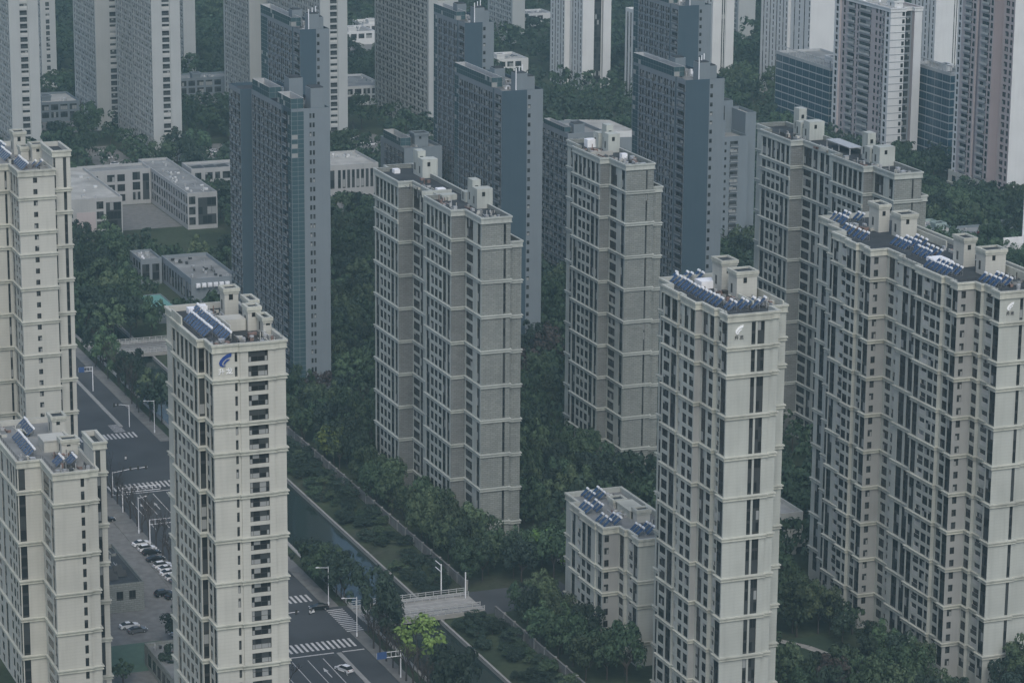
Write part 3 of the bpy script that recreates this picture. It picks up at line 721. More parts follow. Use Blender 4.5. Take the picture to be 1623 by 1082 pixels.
b, dz = stone_tower('grey stone double wing tower with dark roof terraces at the upper right', 372.8, 671.7,
    [('A', 11.6, RC(11.6)), ('-B', 2.9, []), ('A', 18.3, [(a * .96, c_ * .96, k) for a, c_, k in UC]), ('B', 2.9, []), ('A', 22.3, [(7, 8.8, 'w'), (9.9, 12, 't'), (13.9, 16.1, 't'), (17.4, 21.9, 'W')]), ('-B', 3.9, []), ('A', 18.6, [(a * .97, c_ * .97, k) for a, c_, k in UC]), ('B', 3, []), ('A', 8.5, [(2, 3.4, 't')])],
    [('B', 8.0, [(5.16, 5.69, 't')])], (2.3, 0), 85.0)
for (y0, y1, x) in ((11.6, 29.9, -2.9), (52.2, 70.8, -3.9)): wing_band(b, x, y0, y1, 74.4)
for y in (14.8, 55.5):
    stair_tower(b, 3.4, y, dz, 4.6, 3.8, 5.2, 'stonetrim', 'stonetrim', cap=False); stair_tower(b, 4.6, y + 9, dz, 2.4, 3.2, 7.4, 'stonetrim', 'stonetrim', cap=False); stair_tower(b, 3.4, y + 5.4, dz, 2.0, 3.2, 4.2, 'stonetrim', 'stonetrim', cap=False)
mb = MB(); mb.box(3.6, 7.6, 32, 46, dz + 1.9, dz + 2.1); 
for y in (32.2, 38.5, 45.6): mb.box(3.7, 3.95, y, y + .25, dz, dz + 1.9); mb.box(7.2, 7.45, y, y + .25, dz, dz + 1.9)
mb.build('pergola', MT['metal'], b.e)
roof_clutter(b, [(-2, 3, 13, 30), (1, 7, 2, 10), (-1, 3, 34, 50), (-3, 3, 54, 68)], dz, 30, 47); b.finish()

# ------------------------------------------------------------------ slate and grey towers behind
def grey_tower(name_label, x, y, spec, budget=300):
    b = Building('apartment_tower', name_label, x, y, budget=budget)
    return b
def glass_screen(b, x0, x1, y0, y1, z0, z1):
    """open-topped glass and steel crown on a roof edge"""
    mb = MB()
    for (P, Q) in (((x0, y1), (x0, y0)), ((x0, y0), (x1, y0)), ((x1, y0), (x1, y1)), ((x1, y1), (x0, y1))):
        L_ = math.hypot(Q[0] - P[0], Q[1] - P[1]); d = ((Q[0] - P[0]) / L_, (Q[1] - P[1]) / L_); n = (d[1], -d[0])
        win_geo(mb, lambda x, q, z: (P[0] + d[0] * x - n[0] * q, P[1] + d[1] * x - n[1] * q, z0 + z), 'c', L_, z1 - z0, 3, .02)
        mb.quad((*P, z0), (P[0] - n[0] * .25, P[1] - n[1] * .25, z0), (P[0] - n[0] * .25, P[1] - n[1] * .25, z1), (*P, z1), 8)
        a = (P[0] - n[0] * .2, P[1] - n[1] * .2); c_ = (Q[0] - n[0] * .2, Q[1] - n[1] * .2)
        mb.quad((*c_, z0), (*a, z0), (*a, z1), (*c_, z1), 8)
        mb.quad((*P, z1), (*Q, z1), (*c_, z1), (*a, z1), 5)
    mb.build('glass_crown', WM, b.e)
def tank_house(b, x, y, z, w_, d_, h_):
    mb = MB(); mb.box(x, x + w_, y, y + d_, z, z + h_); o = mb.build('tank_house', MT['greylight'], b.e)
    q = MB(); q.box(x + .3, x + w_ - .3, y + .3, y + d_ - .3, z + h_, z + h_ + .3, 0); q.build('roof', MT['roof'], o)
BG = tuple(range(40, 41))
NOBAND = (99,)
balc = lambda L_, p=4.6: [(i * p + .5, i * p + 2.6, 'o') for i in range(int(L_ / p))] + [(i * p + 3.1, i * p + 4.1, 's') for i in range(int(L_ / p))]
cw = lambda L_: [(.1, L_ - .1, 'c', {'v': (.0, .985)})]

b = Building('apartment_tower', 'slate tower with a teal glass corner behind the blue emblem tower', 249.9, 804.1)
b.block([('A', 7.62, [(3.6, 7.3, 'o'), (.2, 3.2, 'c', {'v': (0, .985)})]), ('-B', .5, []), ('A', 16.6, balc(16.6, 4.1), 'grey'), ('A', 13.5, balc(13.5, 4.3), 'grey'), ('-B', 3.4, [], 'slate'), ('A', 12.2, balc(12.2, 4.0), 'grey')],
        [('B', 3.93, cw(3.93), 'greylight'), ('B', 7.57, [(1.57, 2.2, 's', {'v': (.2, .72)}), (2.52, 3.15, 's', {'v': (.2, .72)})], 'greylight')],
        87.2, 2.68, NOBAND, wall='slate', trim='greylight', cornice=False, parapet=.8)
glass_screen(b, .0, 3.9, .02, 13, 87.2, 90.2); glass_screen(b, -.4, 3.4, 20, 37, 87.2, 90.4)
tank_house(b, 6.4, 1.5, 86.4, 4.2, 5, 6.2); tank_house(b, 4.8, 17, 86.4, 4.2, 5, 6.8)
roof_clutter(b, [(4.5, 10, 7, 16), (4, 9, 24, 44)], 86.3, 18, 51, mats=('metal', 'greylight', 'roofgrey')); b.finish()

def slate_tower(label, x, y, w1, w2, L1, L2, L3, roof, h, z0=0, seed=1, budget=300):
    b = Building('apartment_tower', label, x, y, budget=budget)
    ncol = max(2, int(L2 / 4.1))
    b.block([('A', L1, [(.6, L1 - 1.2, 'o')], 'grey'), ('-B', .4, []), ('A', L2, [(i * L2 / ncol + .4, i * L2 / ncol + 1.7, 'w') for i in range(ncol)] + [(i * L2 / ncol + 2.1, i * L2 / ncol + 3.6, 'o') for i in range(ncol)], 'grey'), ('A', L3, cw(L3), 'greylight')],
            [('B', w1, []), ('B', w2, [(.25, 1.15, 's', {'v': (.25, .7)})], 'greylight')], roof, h, NOBAND, z0=z0, wall='slate', trim='greylight', cornice=False, parapet=.8, topmode=False, deck='roofgrey')
    glass_screen(b, -.4, 3.2, L1 + 1, L1 + L2 + L3, roof, roof + 2.9)
    tank_house(b, w1 * .62, 1.2, roof - .8, 3.6, 4.2, 5.6); tank_house(b, w1 * .4, L1 + 8, roof - .8, 3.4, 4, 5.2); tank_house(b, w1 + .6, 2, roof - .8, 2.6, 4, 4.4)
    roof_clutter(b, [(3.6, w1 + 2, 5, L1 + L2 * .8)], roof - .9, 16, seed, mats=('metal', 'greylight', 'roofgrey', 'tarp'), hmax=1.6)
    for k in range(3):
        mb = MB(); mb.tube((w1 * .6 + k * 2.2, 1 + k * 3, roof - .8), (w1 * .6 + k * 2.2, 1 + k * 3, roof + 6.6), .16, k=6); mb.build('antenna', MT['tarp'], b.e)
    b.finish(); return b
slate_tower('slate tower with a wide blank dark wall behind the double wing stone tower', 321, 820.5, 8.13, 5.15, 6.6, 29.4, 3.7, 86.0, 2.79, seed=61)
slate_tower('slate tower with white roof antennas right of the cluttered stone roof', 371.6, 799.3, 7.89, 4.9, 6.6, 27.3, 4.2, 89.9, 2.76, seed=62)
slate_tower('slate tower cut by the top edge behind the white antennas', 442.2, 958.5, 8.0, 4.9, 6.6, 28, 4.2, 88.4, 2.76, seed=63, budget=150)
slate_tower('slate tower with two rooftop tank houses at the top left of centre', 294.7, 937.3, 5.6, 4.6, 7.6, 28, 8, 89.6, 2.68, seed=64, budget=150)
slate_tower('slate tower with a stepped roof near the top centre', 356.1, 945.3, 6.4, 4.2, 6.6, 20, 3.5, 88.0, 2.76, seed=65, budget=150)
b = Building('apartment_block', 'low grey block whose roof shows behind the double wing stone tower', 336.8, 953.0, 'apartment block', 100)
b.block([('A', 25, balc(25, 4.2), 'grey')], [('B', 13.9, [(5.5, 6.4, 's')], 'greylight')], 44.6, 2.8, NOBAND, wall='greylight', cornice=False, deck='roofgrey', topmode=False)
glass_screen(b, 0, 4, 4, 22, 44.6, 47.4); stair_tower(b, 6, 6, 43.6, 5, 5, 4.4, 'greylight', 'greylight'); roof_clutter(b, [(5, 12, 2, 22)], 43.5, 12, 66, mats=('metal', 'greylight')); b.finish()
b = Building('office_block', 'grey block with a curved white canopy behind the cluttered stone roof', 385.3, 923.0, 'office block', 200)
b.block([('A', 24.7, [(i * 4 + .5, i * 4 + 3.4, 'o') for i in range(6)], 'grey')], [('B', 14, [(2, 4, 'w'), (6, 8, 'w'), (10, 12, 'w')], 'grey')], 51.9, 2.9, NOBAND, wall='grey', cornice=False, deck='roofgrey', topmode=False)
tank_house(b, 3, 2, 51, 4, 4, 3.6); glass_screen(b, 0, 2.5, 3, 22, 51.9, 53.6)
b.finish()
b = Building('office_podium', 'pale flat roofed podium with a curved white edge by the slate towers', 399, 935.0, 'podium', 60)
mb = MB(); n = 14; pts = []
for i in range(n + 1):
    t = i / n; pts.append((1.5 + 15 * t, 3.2 * math.sin(math.pi * (1 - t) * .5) ** 2 + (0 if t < .99 else 0)))
pts += [(16.5, 22), (1.5, 28)]
lo = [(p[0], p[1], 0) for p in pts]
for i in range(len(pts)):
    j = (i + 1) % len(pts)
    mb.quad((*pts[i], 0), (*pts[j], 0), (*pts[j], 47), (*pts[i], 47), 0)
    mb.quad((*pts[i], 47), (*pts[j], 47), (*pts[j], 49.2), (*pts[i], 49.2), 1)
mb.poly([(*p, 49.1) for p in pts], 2); mb.build('podium_body', [MT['grey'], MT['white'], MT['rooflight']], b.e)
AABB.append((400, 416, 935, 963, 49)); b.finish()
b = Building('apartment_tower', 'grey tower with a stepped roof and small windows right of the antenna tower', 452, 946.0, budget=150)
b.block([('A', 14, [])], [('B', 5.0, [(3.6, 4.4, 's', {'v': (.3, .7)})], 'greylight'), ('B', 8, [(.8, 3.9, 'o')], 'greylight')], 42.6, 2.75, NOBAND, wall='greylight', cornice=False, deck='roofgrey', topmode=False)
b.block([('A', 14, [(1, 4, 'w'), (6, 9, 'w')])], [('B', 11, [(1, 4.5, 't'), (6.2, 7.8, 't')])], 53, 2.75, NOBAND, wall='greylight', cornice=False, deck='roofgrey', origin=(2.5, 14.4), topmode=False)
b.block([('A', 14, [])], [('B', 4.2, [])], 50.4, 2.75, NOBAND, wall='greylight', cornice=False, deck='rooflight', origin=(13.1, 3), topmode=False)
tank_house(b, 1, 3, 41.5, 4, 5, 6.5); b.finish()

# ------------------------------------------------------------------ far towers
def far_tower(label, x, y, front, left, roof, h=2.75, wall='beige', base=12.0, basewall='greylight', budget=60, deck='roofgrey'):
    b = Building('apartment_tower', label, x, y, budget=budget)
    b.block(left, front, roof, h, NOBAND, wall=wall, cornice=False, deck=deck, topmode=False, parapet=.8)
    b.finish(); return b
def pat(L_, p=6.4):
    o = []; n = int(L_ / p)
    for i in range(n):
        q = i * p + (L_ - n * p) / 2
        o += [(q + .3, q + 1.3, 's'), (q + 1.9, q + 3.5, 'b'), (q + 4.3, q + 5.5, 's')]
    return o
def pat2(L_, p=3.4):
    n = int(L_ / p); return [(i * p + (L_ - n * p) / 2 + .5, i * p + (L_ - n * p) / 2 + 1.6, 't' if i % 2 else 's') for i in range(n)]
FC = [('B', 4.3, []), ('A', .5, []), ('B', 3.6, [(.3, 3.3, 'b')]), ('-A', .5, []), ('B', 4.2, [])]
far_tower('long beige slab tower with blank white end walls at the upper left', 308.1, 1182.3, FC, [('A', 32, pat(32)), ('B', 1.5, []), ('A', 34, pat(34))], 100, budget=150)
far_tower('beige slab standing behind the long one at the upper left', 304.1, 1263.3, [('B', 5.5, []), ('B', 7, [(1, 5, 'b')])], [('A', 41, pat(41))], 100)
far_tower('beige slab tower cut by the top left corner', 253.4, 1201.3, FC[:], [('A', 40, pat(40))], 100)
far_tower('narrow beige slab just right of the top left corner', 306.6, 1382.4, [('B', 2.2, []), ('B', 2.4, [(.3, 2.1, 'b')]), ('B', 2.6, [])], [('A', 20, pat(20))], 100)
far_tower('thin sliver of beige slab right of the long upper left slab', 381, 1400.5, [('B', 3.4, []), ('B', 2.6, [])], [('A', 14, pat(14))], 100)
far_tower('long beige slab tower behind the slate towers at top left of centre', 384.8, 1195.3, FC, [('A', 42, pat(42)), ('B', 1.5, []), ('A', 40, pat(40))], 100, budget=150)
far_tower('beige slab standing behind the long one at top left of centre', 380.7, 1286.7, [('B', 5.4, []), ('B', 6, [(1, 5, 'b')])], [('A', 42, pat(42))], 100)
far_tower('beige slab with close rows of windows at the top centre', 436.5, 1203.3, [('B', 4, []), ('B', 3.6, [(.3, 3.3, 'b')]), ('B', 6, [])], [('A', 72, pat(72, 5.2))], 100, budget=150)
far_tower('narrow beige tower with a blank end wall right of top centre', 570, 1442.8, [('B', 7, [])], [('A', 36, pat(36))], 100)
far_tower('pale beige tower with tall white pilasters right of top centre', 546.6, 1292.9, [('B', 5.9, []), ('A', 3, []), ('B', 5.2, [(.5, 4.9, 't')]), ('-A', 2, []), ('B', 4, [])], [('A', 16, pat2(16)), ('-B', 2.6, []), ('A', 18, pat2(18))], 100, wall='white', budget=150)
far_tower('slim white tower left of the antenna towers', 555.1, 1250.5, [('B', 8, [])], [('A', 11.5, [(1.2, 2.6, 't'), (4.6, 6, 't'), (8, 9.6, 't')])], 43.5, wall='white')
far_tower('pale beige tower right of the antenna towers at the top', 606.8, 1276.5, [('B', 4.6, []), ('A', .6, []), ('B', 2.4, [(.4, 1.0, 't'), (1.5, 2.1, 't')]), ('-A', .6, []), ('B', 4.3, [])], [('A', 20, pat2(20))], 100, wall='white')
far_tower('pale beige tower with striped bays left of the pink tower', 627.8, 1216.5, [('B', 12.5, [])], [('A', 20, pat2(20, 5)), ('-B', 1.4, []), ('A', 28, pat2(28))], 100, wall='white', budget=150)
far_tower('pale beige tower right behind the pink tower', 682.7, 1197.7, [('B', 9.5, []), ('A', .8, []), ('B', 3, [(.5, 1.0, 't'), (1.7, 2.2, 't')]), ('-A', .8, []), ('B', 6, [])], [('A', 23, pat2(23))], 100, wall='white')
far_tower('distant beige slab in the gap left of the striped tower', 690, 1420, [('B', 10, [])], [('A', 30, pat(30))], 100)
b = Building('apartment_tower', 'pink and white tower whose roof shows at the top right', 593.1, 1077.4)
b.block([('A', 4.7, [(1.6, 3.4, 'w')], 'white'), ('A', 2.4, [(.5, 1.9, 'O')]), ('A', 8.9, [(.8, 2.4, 's', {'v': (.2, .8)}), (4, 5.6, 's', {'v': (.2, .8)})]), ('A', 11, [(.6, 10.4, 'O')]), ('A', 2.4, [(.5, 1.7, 's')]), ('A', 8.8, [(1.2, 7.4, 'O')]), ('A', 5, [(1.4, 3, 's')]), ('-B', .8, []), ('A', 4.7, [(1.2, 3.2, 'w')], 'white')],
        [('B', 7, [(5.4, 6.6, 's', {'v': (.2, .75)})], 'white'), ('A', 2, []), ('B', 4.2, [(1, 3.4, 's', {'v': (.1, .85)})], 'grey'), ('-A', 2, []), ('B', 3.6, [], 'white')], 65.5, 3.05, NOBAND, wall='pink', trim='white', deck='rooflight', topmode=False)
stair_tower(b, 6, 8, 64.4, 4, 6, 2.6, 'white', 'white'); roof_clutter(b, [(3, 13, 2, 6), (2, 10, 16, 40)], 64.4, 16, 71, mats=('tarp', 'metal', 'rooflight'))
for k in range(21):
    if k % 1 == 0:
        mb = MB(); z = 64.4 - (k + 1) * 3.05; mb.box(-.08, 7.1, -.1, -.002, z, z + .18); mb.build('floor_line', MT['greylight'], b.e)
b.finish()
b = Building('apartment_tower', 'mauve and beige tower with rows of balconies at the right edge', 596.2, 985.2)
b.block([('A', 8.4, [(1.0, 2.6, 's', {'v': (.15, .8)}), (4, 6.6, 's', {'v': (.15, .8)})]), ('-B', 4.2, [], 'brown'), ('A', 10.2, [(.6, 2.4, 'w'), (3.2, 8.6, 'O')]), ('B', .8, []), ('A', 2.6, [], 'brown'), ('-B', .8, []), ('A', 11.4, [(1, 2.8, 'w'), (3.6, 8.8, 'O')]), ('A', 3.2, [(.8, 2.2, 's')], 'white')],
        [('B', 9, [], 'white'), ('B', 4, [(1, 3, 'O')])], 96, 2.95, NOBAND, wall='pink', topmode=False, cornice=False)
b.block([('A', 29, [(2, 5, 'w'), (8, 12, 'w'), (16, 19, 'w'), (23, 26, 'w')])], [('B', 4.5, [])], 8.4, 3.6, (1,), wall='cream', topmode=False, cornice=False, origin=(-4.6, 8.4))
b.finish()
for (lab, x, y, w_, L_, H_) in (('blue glass office block left of the pink tower', 593.5, 1130, 22, 52, 33.0), ('blue glass office block right of the pink tower', 610.5, 1056.8, 8.2, 32, 41.0)):
    b = Building('office_block', lab, x, y, 'office block', 200)
    nn = int(L_ / 6)
    b.block([('A', L_, [(i * L_ / nn + .07, (i + 1) * L_ / nn - .07, 'u', {'v': (.03, .9)}) for i in range(nn)])], [('B', w_, [(.1, w_ - .1, 'u', {'v': (.03, .9)})])], H_, 3.3, NOBAND, wall='metal', cornice=False, deck='roofgrey', topmode=False)
    mb = MB()
    for i in range(nn * 2 + 1):
        y_ = .1 + i * (L_ - .4) / (nn * 2); mb.box(.05, .3, y_, y_ + .2, H_, H_ + 2.6)
    for i in range(5): x_ = i * (w_ - .3) / 4; mb.box(x_ + .05, x_ + .25, .1, .3, H_, H_ + 2.6)
    mb.box(.02, .35, .05, L_, H_ + 2.6, H_ + 2.9); mb.box(.02, w_, .05, .35, H_ + 2.6, H_ + 2.9); mb.build('roof_frame', MT['metal'], b.e)
    stair_tower(b, w_ * .4, L_ * .3, H_ - 1, w_ * .35, 6, 2.6, 'white', 'white', win=False); b.finish()

# ------------------------------------------------------------------ low buildings
def low(name, label, x, y, w_, L_, H_, h, lc, fc, wall='white', deck='rooflight', cat='building', trimc=None, par=.8, budget=120):
    b = Building(name, label, x, y, cat, budget)
    b.block([('A', L_, lc)], [('B', w_, fc)], H_, h, NOBAND, wall=wall, trim=trimc or wall, cornice=False, deck=deck, topmode=False, parapet=par); return b
gridc = lambda L_, p=3.6, k='w': [(i * p + .5, i * p + p - .5, k, {'v': (.12, .86)}) for i in range(int(L_ / p))]
b = low('school_building', 'flat roofed school block with a dark panel, nearest the left tower', 236, 1041.2, 23, 60, 16.0, 3.7, [], [(.5, 3, 'n'), (13.4, 16, 'w', {'v': (.1, .85)}), (16.9, 22.6, 't', {})], wall='school', deck='rooflight')
mb = MB(); mb.box(6, 13, -.12, -.003, 2.5, 11); mb.build('pink_panel', MT['pink'], b.e); roof_clutter(b, [(2, 20, 4, 50)], 15.1, 10, 81, mats=('white', 'metal')); b.finish()
b = low('school_building', 'long flat roofed school block with a white window grid', 285.8, 1049.5, 11.4, 72, 13.8, 3.9, gridc(70, 3.5), [(.5, 3.0, 'w', {'v': (.1, .85)}), (4, 11, 't')], deck='roofgrey', wall='school'); roof_clutter(b, [(1, 10, 4, 66)], 12.9, 14, 82, mats=('white', 'metal')); b.finish()
b = low('school_building', 'white school link building behind the two blocks', 259.4, 1102, 26.2, 12, 13.8, 3.9, [], [(2, 5.5, 't'), (9, 12, 'w'), (13, 16, 'w'), (19, 22, 'w', {'v': (.1, .9)}), (23, 25.6, 't')], deck='roofgrey', wall='school'); b.finish()
b = low('school_building', 'white school wing with three window rows beside the slate tower', 299.9, 1095, 24, 14, 13.8, 3.9, [], [(1.5, 4, 'w'), (5.5, 8.5, 'w'), (9.5, 11.5, 'w'), (12.5, 15.5, 'w'), (17, 20, 'w')], deck='roofgrey', wall='school')
for k in range(3):
    mb = MB(); mb.poly([(2 + k * 5, 2, 13), (6 + k * 5, 2, 13.4), (6 + k * 5, 9, 13.4), (2 + k * 5, 9, 13)]); mb.build('skylight', MT['spandrel'], b.e)
b.finish()
b = low('school_building', 'flat roofed building with a tan roof between the slate and stone towers', 346, 1083, 26, 28, 14.0, 4.4, gridc(26, 3.6), [(.5, 8, 't')] + [(9.4 + i * 1.9, 10.6 + i * 1.9, 't') for i in range(8)], wall='school', deck='rooflight'); roof_clutter(b, [(14, 24, 18, 26)], 13.1, 6, 84, mats=('white', 'metal')); b.finish()
b = low('flat_building', 'dark flat roofed building with two wings left of the slate tower', 246.6, 967.6, 7.4, 15, 9.0, 3.6, gridc(14), gridc(7, 3.5, 't'), wall='grey', deck='roofgrey'); roof_clutter(b, [(1, 6, 2, 13)], 8.1, 6, 85, mats=('tarp', 'metal'))
b.block([('A', 38, gridc(36, 3.6, 't'))], [('B', 16, [])], 9.2, 3.6, NOBAND, wall='grey', cornice=False, deck='roofgrey', origin=(8.0, -35.3), topmode=False)
for k in range(6):
    mb = MB(); mb.box(1.5 + k * 2 + 8, 2.9 + k * 2 + 8, -36.4, -35.5, 6.2, 7.6); mb.tube((2.2 + k * 2 + 8, -36.4, 6.9), (2.2 + k * 2 + 8, -36.7, 6.9), .45, k=8); mb.build('air_conditioner', MT['tarp'], b.e)
roof_clutter(b, [(9, 22, -33, -2)], 8.3, 12, 86, mats=('metal', 'frame')); b.finish()
b = low('shed', 'low shed with a teal roof among trees by the bridge', 237, 912, 8, 24, 4.2, 4, [], [], wall='greylight', deck='green_roof', cat='shed', par=.15, budget=0); b.finish()
b = low('pavilion', 'small flat roofed pavilion in the distant car park', 269.8, 1128.5, 15, 30, 4.0, 4, [], gridc(14), wall='greylight', deck='roofgrey', cat='pavilion', budget=0); b.finish()
b = low('shop', 'small corner shop with slanted solar racks behind the lower left tower', 146, 643.5, 17, 30, 7.0, 3.5, [], [(10.4, 12, 't'), (13.4, 15, 't'), (5, 6.4, 'w')], wall='stone', deck='roof', cat='shop', budget=20)
for k in range(4):
    mb = MB(); x = 10 + (k % 2) * 2.6; y = 5 + k * 1.9
    mb.quad((x, y, 6.3), (x + 2.2, y, 6.3), (x + 2.2, y + 1.5, 7.5), (x, y + 1.5, 7.5)); mb.quad((x, y + 1.52, 7.5), (x + 2.2, y + 1.52, 7.5), (x + 2.2, y + 1.5, 6.2), (x, y + 1.5, 6.2)); mb.build('solar_panel', MT['spandrel'], b.e)
mb = MB(); mb.box(17.02, 17.3, 4, 9, 4.4, 5.6); mb.build('shop_sign', MT['signwhite'], b.e)
mb = MB(); mb.box(8.2, 9.0, -.1, -.003, 2.6, 3.8); mb.build('wall_sign', MT['signwhite'], b.e)
roof_clutter(b, [(2, 15, 12, 27)], 6.1, 10, 87, mats=('metal', 'stone')); b.finish()
b = low('shop', 'low flat roofed shop row with parapet at the lower left', 153.8, 566, 16, 42.3, 5.0, 4, gridc(40, 4), [], wall='stone', deck='roofgrey', cat='shop', budget=20); roof_clutter(b, [(1, 14, 3, 40)], 4.1, 14, 88); b.finish()
b = low('kindergarten', 'low cream house with balcony between the two right towers', 322, 636.5, 9, 16, 8.0, 3.8, gridc(14), [(1, 4, 'w'), (5, 8, 'w')], wall='cream', deck='rooflight', cat='house', budget=20)
b.block([('A', 4, [])], [('B', 5, [(1.5, 3.4, 'w')])], 3.6, 3, NOBAND, wall='cream', cornice=False, origin=(1.5, -8.5), topmode=False); b.finish()
for i, (lab, x, y, w_, L_, H_, wl) in enumerate([
        ('low far block with a grey roof in the gap left of top centre', 418, 1288, 28, 34, 9, 'white'), ('row of low far houses right of the top left slabs', 281, 1291, 22, 26, 9, 'greylight'),
        ('low far terrace right of the long upper left slab', 362, 1341, 26, 14, 8, 'greylight'), ('small far white building near the top centre', 521, 1347.6, 20, 22, 8, 'white'),
        ('pale low shed on the far building site', 484, 1466, 18, 22, 7, 'white'), ('second pale shed on the far building site', 506, 1497, 16, 18, 6, 'white'), ('distant white hall at the top right of centre', 590, 1500, 26, 16, 7, 'white'),
        ('greenish low building behind the widest tower roof', 528, 918, 9.6, 22, 8.5, 'teal_wall'), ('long grey market hall at the right edge', 540, 921, 60, 10, 7, 'greylight')]):
    if wl == 'teal_wall': MT.setdefault('teal_wall', wallmat('pale_teal_render', (.27, .34, .32), (.22, .28, .26), stain=.4))
    b = low('low_building', lab, x, y, w_, L_, H_, 3.4, gridc(L_ - 1, 4.2), gridc(w_ - 1, 4.2), wall=wl, deck='rooflight' if i % 2 else 'roofgrey', budget=30)
    stair_tower(b, w_ * .3, L_ * .3, H_ - .9, 4, 4, 2.2, wl, wl, win=False); roof_clutter(b, [(1, w_ - 2, 1, L_ - 2)], H_ - .95, 7, 100 + i, mats=('white', 'metal', 'greylight'), hmax=1.4)
    if i == 8:
        mb = MB(); mb.box(6, 16, -.3, -.004, 4.4, 6.9); mb.build('red_sign', MT['red'], b.e)
        mb = MB(); mb.box(-2, 5.6, -.3, -.004, 4.4, 6.6); mb.build('pale_sign', MT['pink'], b.e)
        for q in range(4):
            mb = MB(); mb.box(7.2 + q * 2.2, 8.6 + q * 2.2, -.36, -.302, 5.2, 6.4); mb.build('sign_character', MT['signwhite'], b.e)
        mb = MB(); mb.box(38, 46, -1, -.3, 4.6, 6.8); mb.build('white_sign', MT['signwhite'], b.e)
    b.finish()

# ------------------------------------------------------------------ solar water heaters
def heater_proto():
    e = empty('solar_water_heater', (0, 0, 0))
    mb = MB(); n = 9
    for i in range(n):                       # evacuated tubes, slope falls towards -x
        y = -.38 + i * .76 / (n - 1); mb.tube((-1.25, y, .28), (0, y, 1.42), .045, k=5, m=0)
    mb.quad((-1.22, -.41, .2), (.02, -.41, 1.34), (.02, .41, 1.34), (-1.22, .41, .2), 0)
    mb.build('collector', [MT['solar']], e)
    t = MB(); t.tube((.1, -.36, 1.56), (.1, .36, 1.56), .21, k=10); t.build('tank', MT['tank'], e)
    s_ = MB()
    for y in (-.42, .42):
        s_.tube((.12, y, 0), (.1, y, 1.4), .03, k=4); s_.tube((-1.25, y, 0), (-1.25, y, .25), .03, k=4); s_.tube((-1.25, y, .05), (.12, y, .05), .025, k=4); s_.tube((-1.25, y, .2), (.05, y, 1.36), .03, k=4)
    s_.box(-1.28, -1.22, -.44, .44, .02, .08); s_.box(.07, .13, -.44, .44, .7, .76)
    s_.build('stand', MT['steel'], e)
    return e
HP = heater_proto(); HUSED = [False]
def heaters(b, dz, pts, label, group):
    for (x, y) in pts:
        o = HP if not HUSED[0] else copy_tree(HP); HUSED[0] = True
        o.location = (b.x + x, b.y + y, dz); o.rotation_euler = (0, 0, random.uniform(-.04, .04)); sc_ = random.uniform(1.15, 1.25); o.scale = (sc_, sc_, sc_)
        tag(o, label, 'water heater', group)
seq = lambda x, y0, y1, n: [(x, y0 + (y1 - y0) * i / (n - 1)) for i in range(n)]
heaters(L_B, 94.27, seq(2.6, 10.5, 24, 9) + seq(5.2, 6.4, 25.4, 13) + [(5.3, 27.6), (5.3, 29.2)], 'solar water heater on the roof of the blue emblem tower', 'heaters on the blue emblem tower')
heaters(R_B, 90.62, seq(3.8, 11, 26, 9) + seq(4.1, 28, 33.6, 4) + [(4.8, 35.5), (7.3, 35.4), (7.5, 33.6), (9.9, 35.3), (9.9, 33.3), (4.9, 9.0), (4.8, 6.9), (7.6, 9.2), (7.5, 7.1), (9.9, 8.9), (10.0, 6.9), (12.4, 8.8)], 'solar water heater on the roof of the white emblem tower right of the low block', 'heaters on the white emblem tower')
heaters(RR_B, 88.37, [(3.8, 82.2), (3.8, 79.9), (3.9, 78), (3.7, 76), (6.4, 82.1), (6.4, 80.1), (9.1, 80.3), (9.1, 78.2)] + [(0, 67.3), (0, 65.4), (-.1, 62.8), (0, 60.9), (0, 58.9), (-3.6 + 3.6, 69.2)] +
        seq(4.3, 47.2, 53, 4) + seq(6.8, 47, 52.9, 4) + seq(9.3, 48.4, 52.7, 3) + seq(4.3, 37.6, 42.9, 4) + seq(6.9, 37.3, 43.4, 4) + seq(-.1, 20.9, 29.8, 6) + seq(2.5, 20.8, 30.2, 6) + seq(4.5, 8.1, 14, 4) + seq(7.3, 8.1, 13.7, 4),
        'solar water heater on the roof of the widest pale tower', 'heaters on the widest pale tower')
heaters(RS_B, 28.57, seq(3.3, 33.2, 37.0, 3) + seq(5.9, 33.3, 37.0, 3) + seq(-1.0, 24.4, 28.2, 3) + seq(1.65, 24.5, 28.2, 3) + seq(-1.0, 13.8, 18.2, 3) + seq(1.65, 14.1, 17.8, 3) + seq(3.3, 5.4, 9, 3) + seq(5.9, 5.4, 9.1, 3), 'solar water heater on the roof of the ten storey block', 'heaters on the ten storey block')
heaters(LB_B, 51.47, seq(3.2, 32.9, 41.5, 6) + seq(-.2, 17, 32, 9) + [(3.9, 11), (3.9, 9.4), (3.9, 7.9), (6.7, 11), (6.7, 9.4), (6.7, 7.9)], 'solar water heater on the roof of the lower left tower', 'heaters on the lower left tower')
heaters(LT_B, 92.27, seq(4.6 - 1, 32, 37, 4) + seq(2.2, 19.2, 29, 6) + seq(3.6, 6, 15.2, 6) + [(6.1, 8.2), (7.6, 7.9)], 'solar water heater on the roof of the upper left tower', 'heaters on the upper left tower')

